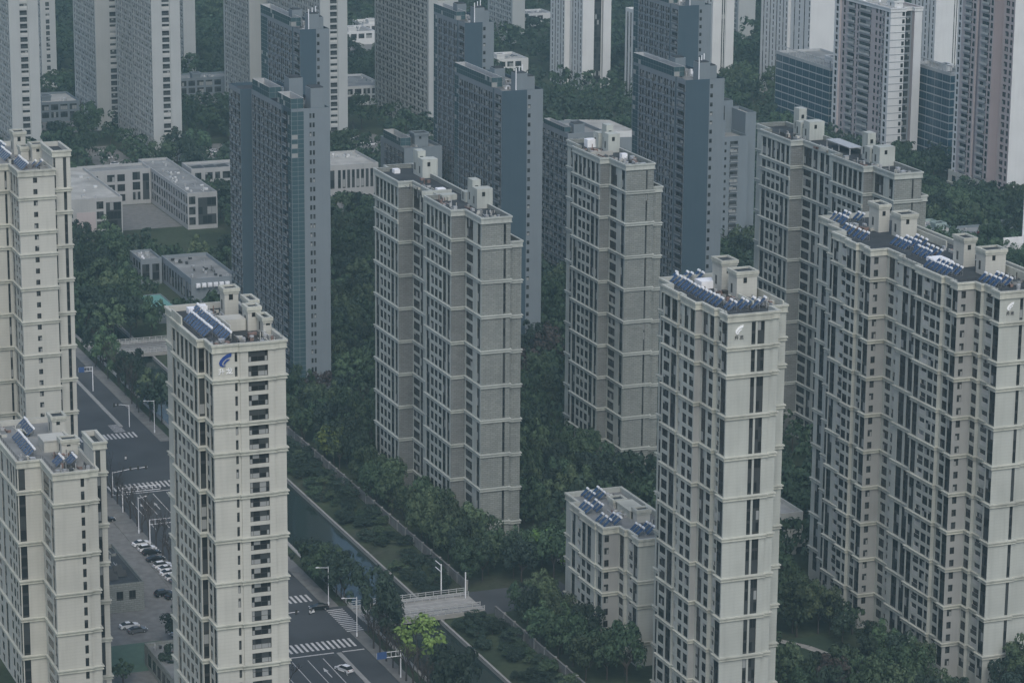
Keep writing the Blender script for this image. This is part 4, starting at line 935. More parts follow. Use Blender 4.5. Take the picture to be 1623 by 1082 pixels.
# ------------------------------------------------------------------ canal walls, bridges, compound wall
mb = MB()
for (y0, y1) in [(300, 616), (629, 876), (892, 1000)]: mb.box(XR + .3, XR + .85, y0, y1, -2.6, -.95)
tag(mb.build('canal_kerb', MT['kerb']), 'pale stone kerb along the right canal bank', 'kerb')
mb = MB()
for (y0, y1) in [(300, 616), (629, 876), (892, 1000)]: mb.box(XL - 1.4, XL - .5, y0, y1, -2.6, .25)
tag(mb.build('canal_kerb', MT['kerb']), 'low stone wall along the left canal bank under the trees', 'kerb')
def bridge(label, y0, y1, x0, x1, deckm):
    e = empty('bridge', ((x0 + x1) / 2, (y0 + y1) / 2, 0)); tag(e, label, 'bridge'); ox, oy = e.location[0], e.location[1]
    m = MB(); m.box(x0 - ox, x1 - ox, y0 - oy, y1 - oy, -.9, .06); m.build('deck', MT['kerb'], e)
    m = MB(); m.box(x0 - ox, x1 - ox, y0 + 3 - oy, y1 - 3 - oy, .06, .075); m.build('carriageway', MT[deckm], e)
    for k in range(2):
        m = MB(); yy_ = (y0 if k == 0 else y1 - 3) - oy; m.box(x0 - ox, x1 - ox, yy_, yy_ + 2.6, .06, .2); m.build('walkway', MT['palepaving'], e)
    for yy_ in (y0 + .1, y0 + 3.0, y1 - 3.2, y1 - .3):
        m = MB(); n = int((x1 - x0) / 1.9)
        for i in range(n + 1):
            x = x0 + (x1 - x0 - .2) * i / n - ox; m.box(x, x + .16, yy_ - oy, yy_ - oy + .16, .06, 1.25)
        m.box(x0 - ox, x1 - ox, yy_ - oy + .03, yy_ - oy + .13, 1.05, 1.2); m.box(x0 - ox, x1 - ox, yy_ - oy + .03, yy_ - oy + .13, .6, .7); m.build('railing', MT['metal'], e)
    m = MB()
    for k in range(1): pass
    for x in (x0 + 1.5, x1 - 11): m.box(x - ox, x - ox + 1, y0 - oy + .3, y1 - oy - .3, -3.3, -.9)
    m.build('abutment', MT['kerb'], e)
    for q in range(3):
        m = MB(); yy_ = y0 + 4.6 + q * 2.2 - oy; m.box(x0 + 1 - ox, x1 - 1 - ox, yy_, yy_ + .14, .075, .08); m.build('lane_line', MT['paint'], e)
bridge('small road bridge with white rails over the canal beside the junction', 615.5, 629.5, 208.2, 237.5, 'palepaving')
bridge('distant bridge over the canal left of the slate tower', 876, 892, 208.2, 237.5, 'paving')
e = empty('compound_wall', (238.4, 650, 0)); tag(e, 'long grey compound wall with posts beside the canal bank', 'wall')
panel = MB(); panel.box(-.15, .15, 0, 5.6, 0, 2.3); panel.box(-.22, .22, 0, 5.6, 2.3, 2.45); pme = panel.mesh('wall_panel', [MT['paving']])
post = MB(); post.box(-.22, .22, -.22, .22, 0, 2.55); post.box(-.28, .28, -.28, .28, 2.55, 2.7); qme = post.mesh('wall_post', [MT['kerb']])
y = 500.0
while y < 876:
    if not (611 < y + 3 < 633):
        link('panel', pme, e, (0, y - 650 + .3, 0)); link('post', qme, e, (0, y - 650, 0))
    y += 6.2
mb = MB()
for (p, q) in [((236.2, 625.2, 0), (236.2, 625.2, 6.5)), ((231.8, 629.9, .1), (231.8, 629.9, 7.5))]: mb.tube(p, q, .14, k=6)
mb.tube((231.8, 629.9, 7.2), (231.8, 633.8, 7.2), .1, k=5); mb.tube((231.8, 629.9, 5.6), (231.8, 633.8, 5.6), .1, k=5)
tag(mb.build('sign_gantry', MT['tarp']), 'white bare sign frame and pole at the canal bridge end', 'sign frame')

# ------------------------------------------------------------------ street furniture
def lamp(x, y, label, h=9.5, arm=(-2.6, 0), thick=.1):
    e = empty('street_lamp', (x, y, .13)); tag(e, label, 'street lamp')
    m = MB(); m.tube((0, 0, 0), (0, 0, h), thick, thick * .7, 6); m.tube((0, 0, 0), (0, 0, .8), thick * 1.8, k=6); m.build('pole', MT['tarp'], e)
    m = MB(); m.tube((0, 0, h - .3), (arm[0], arm[1], h), .06, k=5); m.build('arm', MT['tarp'], e)
    m = MB(); m.box(arm[0] - .45, arm[0] + .25, arm[1] - .16, arm[1] + .16, h - .05, h + .12); m.build('lamp_head', MT['signwhite'], e)
lamp(203.7, 788, 'street lamp with a single arm at the corner of the upper junction')
lamp(204.2, 631.5, 'street lamp beside the black car at the lower junction')
lamp(203.6, 608.8, 'street lamp in front of the lower crossing', arm=(-3.2, 0))
lamp(176.6, 597, 'street lamp beside the blue emblem tower', arm=(2.5, 0))
lamp(176.3, 700, 'dark thin street lamp by the car park', arm=(2.0, 0))
def traffic(x, y, label, arm, h=6.2, nh=2):
    e = empty('traffic_light', (x, y, .05)); tag(e, label, 'traffic light')
    m = MB(); m.tube((0, 0, 0), (0, 0, h), .13, .1, 6); m.build('pole', MT['tarp'], e)
    m = MB(); m.tube((0, 0, h - .2), (arm * .5, 0, h + .35), .08, k=5); m.tube((arm * .5, 0, h + .35), (arm, 0, h + .5), .07, k=5); m.build('arm', MT['tarp'], e)
    for i in range(nh):
        m = MB(); xx = arm * (.95 - .22 * i); m.box(xx - .25, xx + .25, -.2, .2, h - .1, h + 1.1); m.build('signal_head', MT['frame'], e)
traffic(184.0 - 6.0, 733.5, 'traffic light arm over the upper crossing by the bare trees', 9.5, 6.5, 3)
traffic(177.2, 611.5, 'traffic light arm reaching out beside the blue emblem tower', 13.5, 6.2, 2)
traffic(198.6, 796.5, 'traffic light pole on the upper median', -4.5, 6.4, 2)
e = empty('mast', (545.8, 889.2, 0)); tag(e, 'tall white mast at the right edge above the market hall', 'mast')
m = MB(); m.tube((0, 0, 0), (0, 0, 36), .42, .3, 8); m.build('pole', MT['tarp'], e); m = MB(); m.box(-8, 0, -.2, .2, 7.0, 11.5); m.build('sign_board', MT['signwhite'], e)
def gantry(x, y, label, arm, h=6.8, panel=True):
    e = empty('road_sign', (x, y, .05)); tag(e, label, 'road sign')
    m = MB(); m.tube((0, 0, 0), (0, 0, h), .15, .12, 6); m.build('pole', MT['tarp'], e)
    m = MB(); m.tube((0, 0, h - .1), (arm, 0, h - .1), .07, k=5); m.tube((0, 0, h - 1.3), (arm, 0, h - 1.3), .07, k=5)
    for k in range(5): m.tube((arm * (k + 1) / 5, 0, h - 1.3), (arm * (k + 1) / 5, 0, h - .1), .05, k=4)
    m.build('arm', MT['tarp'], e)
    if panel:
        m = MB(); a = min(arm * .45, arm); c_ = max(arm * .45, arm); m.box(a if arm > 0 else arm, c_ if arm > 0 else arm * .6, -.12, -.04, h - 1.5, h + .1); m.build('sign_panel', MT['signblue'], e)
gantry(198.2, 838, 'overhead sign with a blue panel on the upper median', -4.2, 7.5)
gantry(204.2, 580.5, 'overhead sign with a blue panel near the white car', -5.5, 6.4)
gantry(176.9, 718.6, 'white overhead sign frame across the lanes past the upper crossing', 10, 6.6, False)
gantry(176.6, 690.1, 'white overhead sign frame beside the car park', 7, 6.6, False)

# ------------------------------------------------------------------ vehicles
def car_proto(name, paint, suv=False):
    e = empty(name, (0, 0, 0)); H = 1.62 if suv else 1.44
    # side profile (x along length, nose at +x)
    low_ = [(-2.25, .32), (-2.3, .75), (-2.2, .98), (-1.35, 1.04), (1.0, 1.0), (1.9, .88), (2.28, .68), (2.3, .34)]
    m = MB(); W = .9
    for i in range(len(low_) - 1):
        (xa, za), (xb, zb) = low_[i], low_[i + 1]; wa = W - (.08 if abs(xa) > 2 else 0); wb = W - (.08 if abs(xb) > 2 else 0)
        m.quad((xa, -wa, za), (xa, wa, za), (xb, wb, zb), (xb, -wb, zb))
    s1 = [(x, -(W - (.08 if abs(x) > 2 else 0)), z) for x, z in low_]; m.poly(s1[::-1]); m.poly([(x, -y_, z) for x, y_, z in s1])
    m.quad((-2.25, -W, .32), (2.3, -W, .34), (2.3, W, .34), (-2.25, W, .32))
    rr = [(-1.25 if not suv else -1.9, H - .05), (-.9 if not suv else -1.6, H), (.15, H), (.4, H - .08)]
    m.quad((rr[1][0], -.62, H), (rr[2][0], -.62, H), (rr[2][0], .62, H), (rr[1][0], .62, H))
    m.build('body', MT[paint], e)
    gl_ = MB(); base = [(-1.85 if not suv else -2.15, 1.0), (1.05, .99)]
    top = [(rr[1][0], H - .01), (rr[2][0], H - .01)]
    for sgn in (-1, 1):
        a = (base[0][0], sgn * .84, base[0][1]); b_ = (base[1][0], sgn * .84, base[1][1]); c_ = (top[1][0], sgn * .62, top[1][1]); d = (top[0][0], sgn * .62, top[0][1])
        gl_.poly([a, b_, c_, d] if sgn < 0 else [d, c_, b_, a])
    gl_.quad((base[1][0], -.84, base[1][1]), (base[1][0], .84, base[1][1]), (top[1][0], .62, top[1][1]), (top[1][0], -.62, top[1][1]))
    gl_.quad((base[0][0], .84, base[0][1]), (base[0][0], -.84, base[0][1]), (top[0][0], -.62, top[0][1]), (top[0][0], .62, top[0][1]))
    gl_.build('glazing', MT['g0'], e)
    for x in (-1.4, 1.42):
        for sgn in (-1, 1):
            w_ = MB(); w_.tube((x, sgn * .72, .33), (x, sgn * .93, .33), .33, k=10); wo = w_.build('wheel', MT['tyre'], e)
            w_ = MB(); w_.tube((x, sgn * .9, .33), (x, sgn * .945, .33), .2, k=8); w_.build('rim', MT['steel'], wo)
    for sgn in (-1, 1):
        h_ = MB(); h_.box(2.12, 2.31, sgn * .62 - .18, sgn * .62 + .18, .62, .76); h_.build('headlight', MT['signwhite'], e)
        h_ = MB(); h_.box(-2.31, -2.2, sgn * .66 - .16, sgn * .66 + .16, .74, .92); h_.build('tail_light', MT['red'], e)
    return e
MT['carwhite'] = plain('white_car_paint', (.72, .73, .74), .25, var=.03, spec=.6); MT['carblack'] = plain('black_car_paint', (.012, .013, .015), .2, var=.03, spec=.6); MT['cargrey'] = plain('grey_car_paint', (.16, .17, .18), .25, .3, var=.03)
CP = {'w': car_proto('parked_car', 'carwhite'), 'ws': car_proto('parked_car', 'carwhite', True), 'b': car_proto('parked_car', 'carblack'), 'bs': car_proto('parked_car', 'carblack', True), 'g': car_proto('parked_car', 'cargrey')}
CU = set()
def car(k, x, y, rot, label, group=None, z=.022):
    o = CP[k] if k not in CU else copy_tree(CP[k]); CU.add(k)
    o.location = (x, y, z); o.rotation_euler = (0, 0, math.radians(rot)); tag(o, label, 'car')
    if group: o['group'] = group
    return o
pk = 'cars parked beside the shop'
car('ws', 195.0 - 1.2, 588.6, 112, 'white car heading for the lower crossing'); car('b', 201.2, 629.6, 172, 'black car turning at the lower junction by the street lamp')
car('w', 174.4, 690.4, 10, 'white parked car farthest along the shop row', pk); car('ws', 174.8, 686.0, 8, 'second white parked car of the shop row', pk); car('bs', 174.9, 682.6, 8, 'black parked car just below two white ones', pk)
car('b', 174.6, 677.4, 8, 'black parked car alone in the middle of the shop row', pk)
for i, (y_, k) in enumerate([(672.2, 'ws'), (669.2, 'w'), (666.0, 'w'), (662.4, 'ws')]): car(k, 175.0 + .3 * (i % 2), y_, 8, 'white parked car in the near four of the shop row', pk)
car('g', 175.6, 659.6, 8, 'grey parked car below the near white four', pk)
car('bs', 169.8, 651.6, 8, 'black parked car nearest the shop corner', pk); car('b', 171.6, 649.4, 25, 'black parked car at the tail of the row by the shop', pk)
car('bs', 171.0, 712.5, 0, 'dark car parked under bare trees by the kerb', None, .022); car('ws', 167.5, 724.5, 80, 'white car half hidden by the lower left tower', None, .022)
car('w', 166.0, 624.5, 20, 'white car beyond the small trees at the lower left', None, .022); car('ws', 169.2, 626.5, 60, 'white car at the foot of the blue emblem tower', None, .022)
car('w', 156.5, 632.5, 5, 'white car in front of the shop wall', None, .022); car('g', 157.5, 629.0, 5, 'grey car in front of the shop wall', None, .022)
for i, (x, y_) in enumerate([(291.8, 1213.5), (291.8, 1197), (291.6, 1182)]): car('w', x, y_, 20, ['white car farthest from the pavilion', 'white car beside the far pavilion corner', 'white car nearest the long school roof'][i], None, .02)
for i, (x, y_, k) in enumerate([(335, 1203, 'w'), (336.6, 1200, 'ws'), (338, 1196, 'w'), (335.5, 1192, 'ws'), (336.2, 1184.8, 'g'), (338.5, 1181, 'w')]): car(k, x, y_, 30 + 20 * i, 'far parked car left of the slate tower', 'far cars left of the slate tower', .02)
for i, (x, y_, k) in enumerate([(401, 1205.6, 'w'), (403.6, 1200, 'g'), (404, 1195, 'ws'), (406, 1190.5, 'w')]): car(k, x, y_, 15, 'far parked car in the gap right of the slate tower', 'far cars right of the slate tower', .02)
for i, (x, y_) in enumerate([(262.5, 596.5), (268, 640.5)]): car('w', x, y_, 100, ['white car half hidden by trees beside the ten storey block', 'white car among trees in the compound'][i], None, .02)

def person_mesh():
    sk = [((-.05, 0, .82), .16), ((0, 0, 1.1), .17), ((.02, 0, 1.38), .19), ((.03, 0, 1.5), .07), ((.05, 0, 1.6), .12), ((.05, 0, 1.72), .11),
          ((.12, .22, 1.36), .07), ((.28, .27, 1.12), .055), ((.5, .25, 1.06), .045), ((.12, -.22, 1.36), .07), ((.28, -.27, 1.12), .055), ((.5, -.25, 1.06), .045),
          ((.05, .12, .78), .11), ((.42, .16, .72), .085), ((.36, .16, .36), .06), ((.5, .16, .3), .055), ((.05, -.12, .78), .11), ((.42, -.16, .72), .085), ((.36, -.16, .36), .06), ((.5, -.16, .3), .055)]
    ed = [(0, 1), (1, 2), (2, 3), (3, 4), (4, 5), (2, 6), (6, 7), (7, 8), (2, 9), (9, 10), (10, 11), (0, 12), (12, 13), (13, 14), (14, 15), (0, 16), (16, 17), (17, 18), (18, 19)]
    me = bpy.data.meshes.new('person'); me.from_pydata([v for v, r in sk], ed, []); return me, [r for v, r in sk]
def rider(x, y, rot, lp, ls, coat):
    e = empty('scooter', (x, y, .014)); e.rotation_euler = (0, 0, math.radians(rot)); tag(e, ls, 'scooter')
    for xx in (-.6, .65):
        m = MB(); m.tube((xx, -.06, .24), (xx, .06, .24), .24, k=10); m.build('wheel', MT['tyre'], e)
    m = MB(); m.box(-.75, .2, -.16, .16, .3, .62); m.box(.1, .5, -.16, .16, .25, .34); m.box(.45, .6, -.2, .2, .3, .95); m.box(-.6, .1, -.14, .14, .62, .74); m.build('body', MT['signwhite'], e)
    m = MB(); m.tube((.55, -.32, 1.02), (.55, .32, 1.02), .025, k=5); m.build('handlebar', MT['frame'], e)
    me, rad = person_mesh(); o = link('person', me, None, (x, y, .014), math.radians(rot)); tag(o, lp, 'person')
    md = o.modifiers.new('skin', 'SKIN'); sv = me.skin_vertices[0].data if me.skin_vertices else None
    if sv is None:
        import bmesh
        bm = bmesh.new(); bm.from_mesh(me); bm.verts.layers.skin.verify(); bm.to_mesh(me); bm.free(); sv = me.skin_vertices[0].data
    for i, r in enumerate(rad): sv[i].radius = (r, r)
    sv[0].use_root = True
    o.modifiers.new('smooth', 'SUBSURF').levels = 1; me.materials.append(MT[coat])
rider(198.7, 627.2, 200, 'person in dark clothes riding a scooter beside the black car', 'white scooter crossing the lower junction', 'letter_dark')
rider(189.5, 765, 250, 'person in dark clothes riding across the upper junction', 'dark scooter crossing the upper junction', 'letter_dark')

# ------------------------------------------------------------------ vegetation
def crown_arrays(seed, nclump, nleaf, size, flat=.8, wob=.25):
    R = np.random.default_rng(seed)
    cs = []
    while len(cs) < nclump:
        p = R.normal(size=3); p /= np.linalg.norm(p); r = R.uniform(.45, 1.0) ** .5
        p = p * r * np.array([1, 1, flat]) * (1 + wob * R.normal() * .5)
        if p[2] > -.55 * flat: cs.append(p)
    cs = np.array(cs); V = []; F = []
    for cpos in cs:
        rad = R.uniform(.24, .42)
        d = R.normal(size=(nleaf, 3)); d /= np.linalg.norm(d, axis=1)[:, None]
        d[:, 2] = np.where(R.random(nleaf) < .7, np.abs(d[:, 2]), d[:, 2])
        pos = cpos + d * rad * R.uniform(.75, 1, (nleaf, 1))
        nrm = d * 1.0 + R.normal(size=(nleaf, 3)) * .22 + np.array([0, 0, .2]); nrm /= np.linalg.norm(nrm, axis=1)[:, None]
        a = np.cross(nrm, R.normal(size=(nleaf, 3))); a /= np.linalg.norm(a, axis=1)[:, None]; b_ = np.cross(nrm, a)
        s_ = size * R.uniform(.6, 1.3, (nleaf, 1)); asp = R.uniform(.5, .9, (nleaf, 1))
        q = np.stack([pos - a * s_, pos - b_ * s_ * asp, pos + a * s_, pos + b_ * s_ * asp], 1)
        V.append(q.reshape(-1, 3))
    V = np.concatenate(V); F = np.arange(len(V)).reshape(-1, 4)
    return V, F
def np_mesh(name, V, F, mt):
    me = bpy.data.meshes.new(name); nv, nf = len(V), len(F)
    me.vertices.add(nv); me.vertices.foreach_set('co', V.astype(np.float32).ravel())
    me.loops.add(nf * 4); me.loops.foreach_set('vertex_index', F.astype(np.int32).ravel())
    me.polygons.add(nf); me.polygons.foreach_set('loop_start', np.arange(0, nf * 4, 4, dtype=np.int32)); me.polygons.foreach_set('loop_total', np.full(nf, 4, dtype=np.int32))
    me.materials.append(mt); me.update(calc_edges=True); return me
def trunk_mesh(seed):
    R = random.Random(seed); m = MB(); m.tube((0, 0, -.05), (0, 0, .45), .05, .035, 6)
    for k in range(6):
        a = R.uniform(0, 6.28); z = R.uniform(.28, .45); r = R.uniform(.3, .6); m.tube((0, 0, z), (r * math.cos(a), r * math.sin(a), z + R.uniform(.2, .5)), .025, .008, 5)
    return m.mesh('trunk', [MT['bark']])
CR = {}
for key, mt, flat, sd_ in [('a', 'leaf', .85, 1), ('b', 'leaf', .75, 2), ('c', 'leafd', .8, 3), ('d', 'leafd', .95, 4), ('e', 'leaf', .9, 5), ('y', 'leafy', .8, 6), ('z', 'leafy', .9, 7), ('p', 'blossom', .8, 8), ('r', 'leafr', .8, 9), ('g', 'leafg', .85, 10), ('h', 'leafg', .75, 11)]:
    V, F = crown_arrays(sd_, 26, 60, .085, flat); CR[key] = np_mesh('crown_' + key, V, F, MT[mt])
TR = [trunk_mesh(i) for i in range(3)]
FARV = [crown_arrays(50 + i, 14, 16, .16, .8) for i in range(4)]
def bare_mesh(seed):
    R = random.Random(seed); m = MB()
    def grow(p, d, l, r, dep):
        q = p + d * l; m.tube(p, q, r, r * .65, 5 if dep > 2 else 3, cap=False)
        if dep == 0: return
        for k in range(R.choice((2, 3, 3)) if dep > 1 else 4):
            nd = (d + Vector((R.uniform(-.7, .7), R.uniform(-.7, .7), R.uniform(-.05, .5)))).normalized(); grow(q if k else p + d * l * R.uniform(.5, .95), nd, l * R.uniform(.55, .85), r * .62, dep - 1)
    grow(Vector((0, 0, -.05)), Vector((0, 0, 1)), 2.3, .17, 5); return m.mesh('branches', [MT['twig']])
BARE = [bare_mesh(i) for i in range(3)]
def free(x, y, r, pad=.6):
    for (x0, x1, y0, y1, h_) in AABB:
        if x0 - r * .75 - pad < x < x1 + r * .75 + pad and y0 - r * .75 - pad < y < y1 + r * .75 + pad: return False
    return True
def hidden(p):
    """is the line from the camera to p blocked by a building box"""
    o = np.array([0, 0, CAMZ]); d = np.array(p) - o
    for (x0, x1, y0, y1, h_) in AABB:
        t0, t1 = 0., .999
        for ax, (lo_, hi_) in enumerate(((x0, x1), (y0, y1), (0, h_))):
            if abs(d[ax]) < 1e-9: continue
            a, b_ = (lo_ - o[ax]) / d[ax], (hi_ - o[ax]) / d[ax]
            if a > b_: a, b_ = b_, a
            t0 = max(t0, a); t1 = min(t1, b_)
        if t0 < t1: return True
    return False
ROADS = [(171, 206.5, 0, 1150), (100, 180, 742, 788), (206, 264, 611, 631), (208, 239, 874, 894), (135, 177, 600, 735)]
def onroad(x, y): return any(a < x < b_ and c_ < y < d_ for a, b_, c_, d_ in ROADS)
FARCLEAR = [(252, 268, 644, 663), (309, 325, 690, 706), (276, 306, 1250, 1292), (356, 392, 1296, 1342), (414, 452, 1236, 1288), (284, 301, 1165, 1226), (325, 346, 1160, 1216), (394, 416, 1175, 1216), (514, 548, 1305, 1348), (474, 532, 1420, 1500), (584, 620, 1470, 1500), (340, 376, 1055, 1083), (259, 286, 1045, 1102)]
trees = []
def scatter(zone, label, group, x0, x1, y0, y1, gap, rmin, rmax, keys, hr=(1.0, 1.4), tries=None, avoid=()):
    pts = []; n = tries or int((x1 - x0) * (y1 - y0) / gap ** 2 * 6)
    cell = {}
    for _ in range(n):
        x, y = random.uniform(x0, x1), random.uniform(y0, y1); r = random.uniform(rmin, rmax)
        if onroad(x, y) or not free(x, y, r) or any(a < x < b_ and c_ < y < d_ for a, b_, c_, d_ in list(avoid) + FARCLEAR): continue
        ci, cj = int(x // gap), int(y // gap)
        if any((px - x) ** 2 + (py - y) ** 2 < gap * gap for i in (-1, 0, 1) for j in (-1, 0, 1) for px, py in cell.get((ci + i, cj + j), ())): continue
        cell.setdefault((ci, cj), []).append((x, y)); trees.append((x, y, r, r * random.uniform(*hr), random.choice(keys), label, group))
NEAR = 'aabcdeegdg'
LAWN = (284, 303, 545, 572)
scatter('canal', 'dark leafy tree on the strip between the road and the canal', 'trees between road and canal', 206.8, 209.6, 540, 874, 4.4, 3.0, 4.4, 'ccddag', (1.2, 1.7), avoid=((206, 210, 656, 730), (206, 210, 567, 594)))
scatter('court', 'broadleaf tree in the belt between the canal wall and the stone towers', 'trees behind the canal wall', 239.9, 252.5, 560, 800, 4.4, 2.7, 4.0, 'aabceegdgh', (1.2, 1.6))
scatter('mid', 'broadleaf tree in the gardens between the stone towers', 'trees between the stone towers', 253, 345, 574, 800, 5.4, 2.8, 4.4, NEAR + 'r', (1.1, 1.5))
scatter('right', 'garden tree between the pale towers at the lower right', 'trees between the pale towers', 262, 330, 516, 574, 5.2, 2.4, 3.9, NEAR + 'r', (1.1, 1.5), avoid=(LAWN,))
scatter('rr', 'tree behind the widest pale tower', 'trees behind the widest tower', 336, 372, 516, 672, 6, 3, 4.4, NEAR, (1.1, 1.5))
scatter('slate', 'tree around the foot of the slate towers', 'trees around the slate towers', 239, 375, 800, 905, 5.6, 2.8, 4.6, NEAR + 'r', (1.1, 1.5))
scatter('dark', 'tree around the dark flat roofed building', 'trees around the dark flat roofed building', 206.8, 300, 896, 1042, 5.8, 2.8, 4.8, NEAR, (1.1, 1.5), avoid=((236, 300, 1012, 1042), (258, 300, 985, 1045), (244, 300, 900, 968)))
scatter('left', 'tree beside the shops at the lower left', 'trees beside the lower left shops', 140, 172, 596, 645, 6.5, 2.2, 3.4, 'acde', (1.1, 1.4))
scatter('gap', 'tree in the far gaps', 'trees in the far gaps', 300, 640, 905, 1120, 7.0, 3.2, 5.2, 'abcde', (1.0, 1.35))
scatter('far', 'tree in the far gaps', 'trees in the far gaps', 200, 900, 1120, 1330, 9.0, 3.6, 6.0, 'abcde', (.9, 1.25), tries=9000)
scatter('vfar', 'tree in the far gaps', 'trees in the far gaps', 250, 1000, 1330, 1800, 10, 4.5, 7.0, 'abcde', (.8, 1.1), tries=9000)
scatter('rside', 'tree in the far gaps', 'trees in the far gaps', 400, 640, 760, 1000, 6.6, 3.2, 5.0, 'aabde', (1.0, 1.3))
scatter('side', 'tree in the far gaps', 'trees in the far gaps', 336, 560, 470, 760, 7.5, 3, 4.6, 'abcde', (1.0, 1.4))
scatter('fore', 'garden tree between the pale towers at the lower right', 'trees between the pale towers', 240, 336, 440, 516, 7, 3, 4.4, 'abcde', (1.0, 1.4))
# shrubs on the canal bank
for _ in range(210):
    x, y = random.uniform(228.6, 237.0), random.uniform(545, 870)
    if 611 < y < 633: continue
    trees.append((x, y, random.uniform(1.2, 2.6), random.uniform(.8, 1.7), random.choice('cdda'), 'low shrub on the grassy right canal bank', 'shrubs on the canal bank'))
SPEC = [(209.3, 583.5, 5.0, 5.2, 'y', 'bright yellow green tree beside the canal bridge'), (241.5, 741, 4.2, 4.6, 'y', 'light green tree left of the double wing stone tower'), (207.6, 643, 3.8, 4.6, 'a', 'dense green tree at the lower junction by the lamp'),
        (206.9, 650.5, 3.4, 4.2, 'a', 'dense green tree next to the junction tree'), (262, 640.5, 4.2, 4.4, 'z', 'bright green tree left of the ten storey block'), (266, 646.5, 3.8, 4.2, 'e', 'green tree behind the bright one left of the ten storey block'), (268, 633, 4.0, 4.2, 'z', 'bright green tree nearest the ten storey block roof'),
        (275, 880, 3.2, 3.4, 'p', 'white blossoming tree behind the slate tower'), (253.8, 596, 2.4, 2.4, 'p', 'pale blossoming tree inside the compound wall'), (303, 777, 4.6, 4.6, 'y', 'light green tree between the two stone towers'),
        (164.5, 618.5, 3.9, 3.6, 'c', 'round dark tree between the lower left tower and the shop row'), (168.3, 632.5, 1.7, 2.2, 'c', 'small round tree in front of the shop corner'), (158, 598, 3.2, 3.2, 'c', 'dark tree at the bottom left between the towers'), (252.5, 610.5, 1.9, 3.4, 'e', 'narrow cypress like tree left of the ten storey block')]
def far_label(sx, sy):
    spots = [(115, 'beside the upper left tower'), (300, 'around the school and the upper left slabs'), (375, 'left of the teal cornered slate tower'), (600, 'in the gap right of the teal cornered slate tower'), (860, 'around the slate tower with the blank wall'),
             (1010, 'below the pale pilastered tower'), (1210, 'around the antenna tower'), (1330, 'left of the pink tower'), (1480, 'below the pink tower'), (9999, 'below the mauve tower at the right edge')]
    for lim, tx in spots:
        if sx < lim: return ('far tree ' if sy < 200 else 'tree ') + tx + (' near the top edge' if sy < 90 else '')
def place_tree(x, y, r, hz, k, label, group):
    e = empty('shrub' if 'shrub' in label else 'tree', (x, y, -1.4 + (x - XR - .6) * .138 if XR < x < XR + 11 else 0)); tag(e, label, 'shrub' if 'shrub' in label else 'tree', group)
    zc = hz * (1.0 if 'shrub' in label else 1.35)
    o = link('crown', CR[k], e, (0, 0, zc), random.uniform(0, 6.28), (r, r, hz))
    link('trunk', random.choice(TR), e, (0, 0, 0), random.uniform(0, 6), (r * 1.1, r * 1.1, zc * 1.25))
    return e
for t in SPEC: place_tree(*t, None)
seen = []; rest = []
for t in trees:
    p = (t[0], t[1], t[3] * 1.5); sx, sy, d = screen(p)
    if d > 0 and -25 < sx < 1650 and -25 < sy < 1110 and not hidden(p): seen.append((t[2] * t[3] / d ** 2, t))
    elif d > 0 and -500 < sx < 2500 and -150 < sy < 1700: rest.append(t)
seen.sort(key=lambda s_: -s_[0])
shr = [t for _, t in seen if 'shrub' in t[5]]; big = [t for _, t in seen if 'shrub' not in t[5]]
print('trees seen', len(big), 'shrubs', len(shr), 'hidden', len(rest))
for t in big[:286]:
    if t[6] == 'trees in the far gaps':
        sx, sy, _ = screen((t[0], t[1], t[3])); lb = far_label(sx, sy); t = (*t[:5], lb, lb.replace('far tree', 'far trees').replace('tree ', 'trees ', 1) if not lb.startswith('far') else lb.replace('far tree', 'far trees'))
    place_tree(*t)
for t in shr: place_tree(*t)
VV = {'leaf': [], 'leafd': []}; TRK = MB()
for t in big[286:] + [q for q in rest if 'shrub' not in q[5]]:
    x, y, r, hz = t[:4]; V, F = FARV[random.randrange(4)]; a = random.uniform(0, 6.28); cs_, sn = math.cos(a), math.sin(a)
    W = np.stack([V[:, 0] * cs_ - V[:, 1] * sn, V[:, 0] * sn + V[:, 1] * cs_, V[:, 2]], 1) * np.array([r, r, hz]) + np.array([x, y, hz * 1.3]); VV['leafd' if t[4] in 'cd' else 'leaf'].append(W)
    TRK.tube((x, y, -.1), (x, y, hz * 1.1), .25, .15, 4, cap=False)
for k, v in VV.items():
    if v:
        V = np.concatenate(v); o = link('distant_trees', np_mesh('distant_trees', V, np.arange(len(V)).reshape(-1, 4), MT[k])); tag(o, 'distant tree mass of ' + ('darker' if k == 'leafd' else 'greener') + ' crowns between the far buildings', 'trees', kind='stuff')
o = TRK.build('distant_trunks', MT['bark']); tag(o, 'trunks of the distant tree mass', 'trees', kind='stuff')
bl = []
y = 648
while y < 738: bl.append((178.9 - 1.6, y + random.uniform(-1, 1), 'bare tree of the row along the kerb by the car park', 'bare trees by the car park')); y += 6.5
y = 556
while y < 602: bl.append((204.6, y, 'bare dark tree beside the lower road right of the white car', 'bare trees right of the white car')); y += 4.4
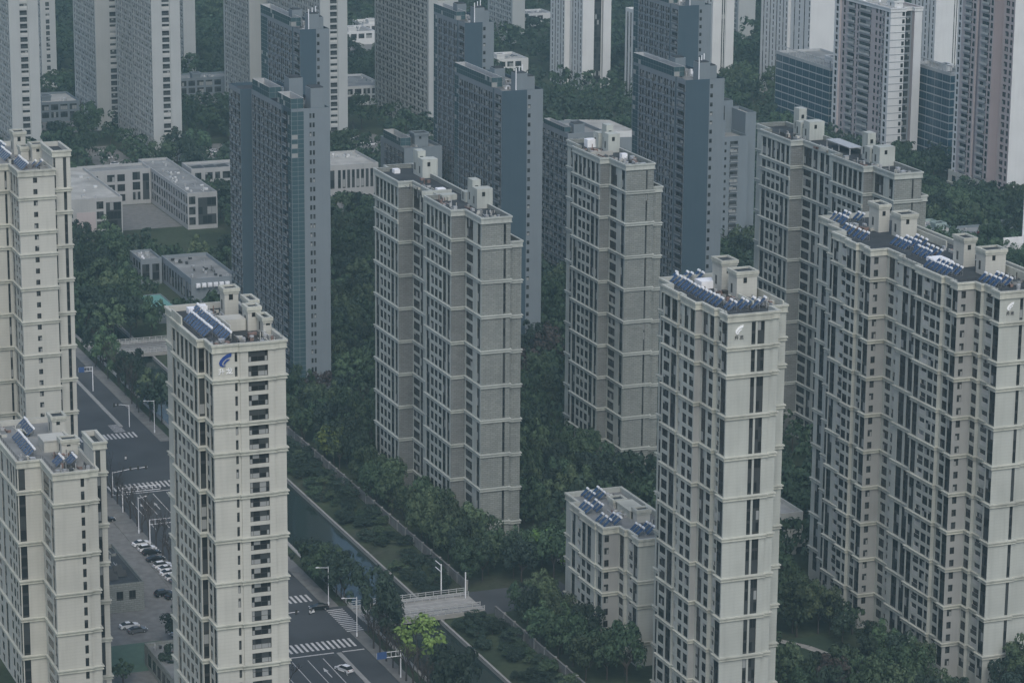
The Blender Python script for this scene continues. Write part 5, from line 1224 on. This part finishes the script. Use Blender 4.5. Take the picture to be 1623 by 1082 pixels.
bl += [(206.9, 613.5 - 3.0, 'thin bare tree at the bridge end of the lower junction', None), (174.8, 588, 'bare tree at the foot of the blue emblem tower', None), (186.2 - 8.4, 578, 'bare twiggy tree left of the white car', None), (208, 633.5, 'loose pale tree between the junction and the canal', None)]
y = 800
while y < 872: bl.append((205.2 + random.uniform(-.5, 2.5), y, 'bare tree by the upper road beside the canal', 'bare trees by the upper road')); y += 5
for x, y, lab, grp in bl:
    e = empty('bare_tree', (x, y, .1)); tag(e, lab, 'tree', grp); s_ = random.uniform(1.25, 1.6); link('branches', random.choice(BARE), e, (0, 0, 0), random.uniform(0, 6.28), (s_ * .95, s_ * .95, s_ * 1.05))
# lawn and path between the pale towers
mb = MB(); mb.quad((283, 540, .006), (304, 540, .006), (304, 573, .006), (283, 573, .006)); tag(mb.build('lawn', plain('lawn_grass', (.03, .05, .03), .95, var=.3, scale=.3)), 'dark lawn between the two pale towers', kind='structure')
mb = MB(); pth = [(288, 575.5), (292.9, 573), (297.1, 567), (299.2, 561), (299.9, 552), (298, 540)]
for p, q in zip(pth, pth[1:]):
    d = Vector((q[0] - p[0], q[1] - p[1])).normalized(); n_ = Vector((-d.y, d.x)) * 1.1
    mb.quad((p[0] - n_.x, p[1] - n_.y, .03), (p[0] + n_.x, p[1] + n_.y, .03), (q[0] + n_.x, q[1] + n_.y, .03), (q[0] - n_.x, q[1] - n_.y, .03))
tag(mb.build('path', MT['palepaving']), 'pale winding garden path beside the lawn', kind='structure')

# ------------------------------------------------------------------ haze
HB = (-400, 2600, -200, 2600)
mb = MB(); mb.box(HB[0], HB[1], HB[2], HB[3], -4.5, 240)
hz_o = mb.build('haze', None if False else bpy.data.materials.new('haze_air')); hz_o['kind'] = 'stuff'; hz_o['label'] = 'pale blue grey haze filling the air'
hm = hz_o.data.materials[0]; hm.use_nodes = True; t = hm.node_tree; t.nodes.clear()
out = t.nodes.new('ShaderNodeOutputMaterial'); pvn = t.nodes.new('ShaderNodeVolumePrincipled')
pvn.inputs['Color'].default_value = (*HAZE_COLOR, 1); pvn.inputs['Density'].default_value = HAZE_DENSITY; pvn.inputs['Anisotropy'].default_value = 0.0
t.links.new(pvn.outputs[0], out.inputs['Volume'])
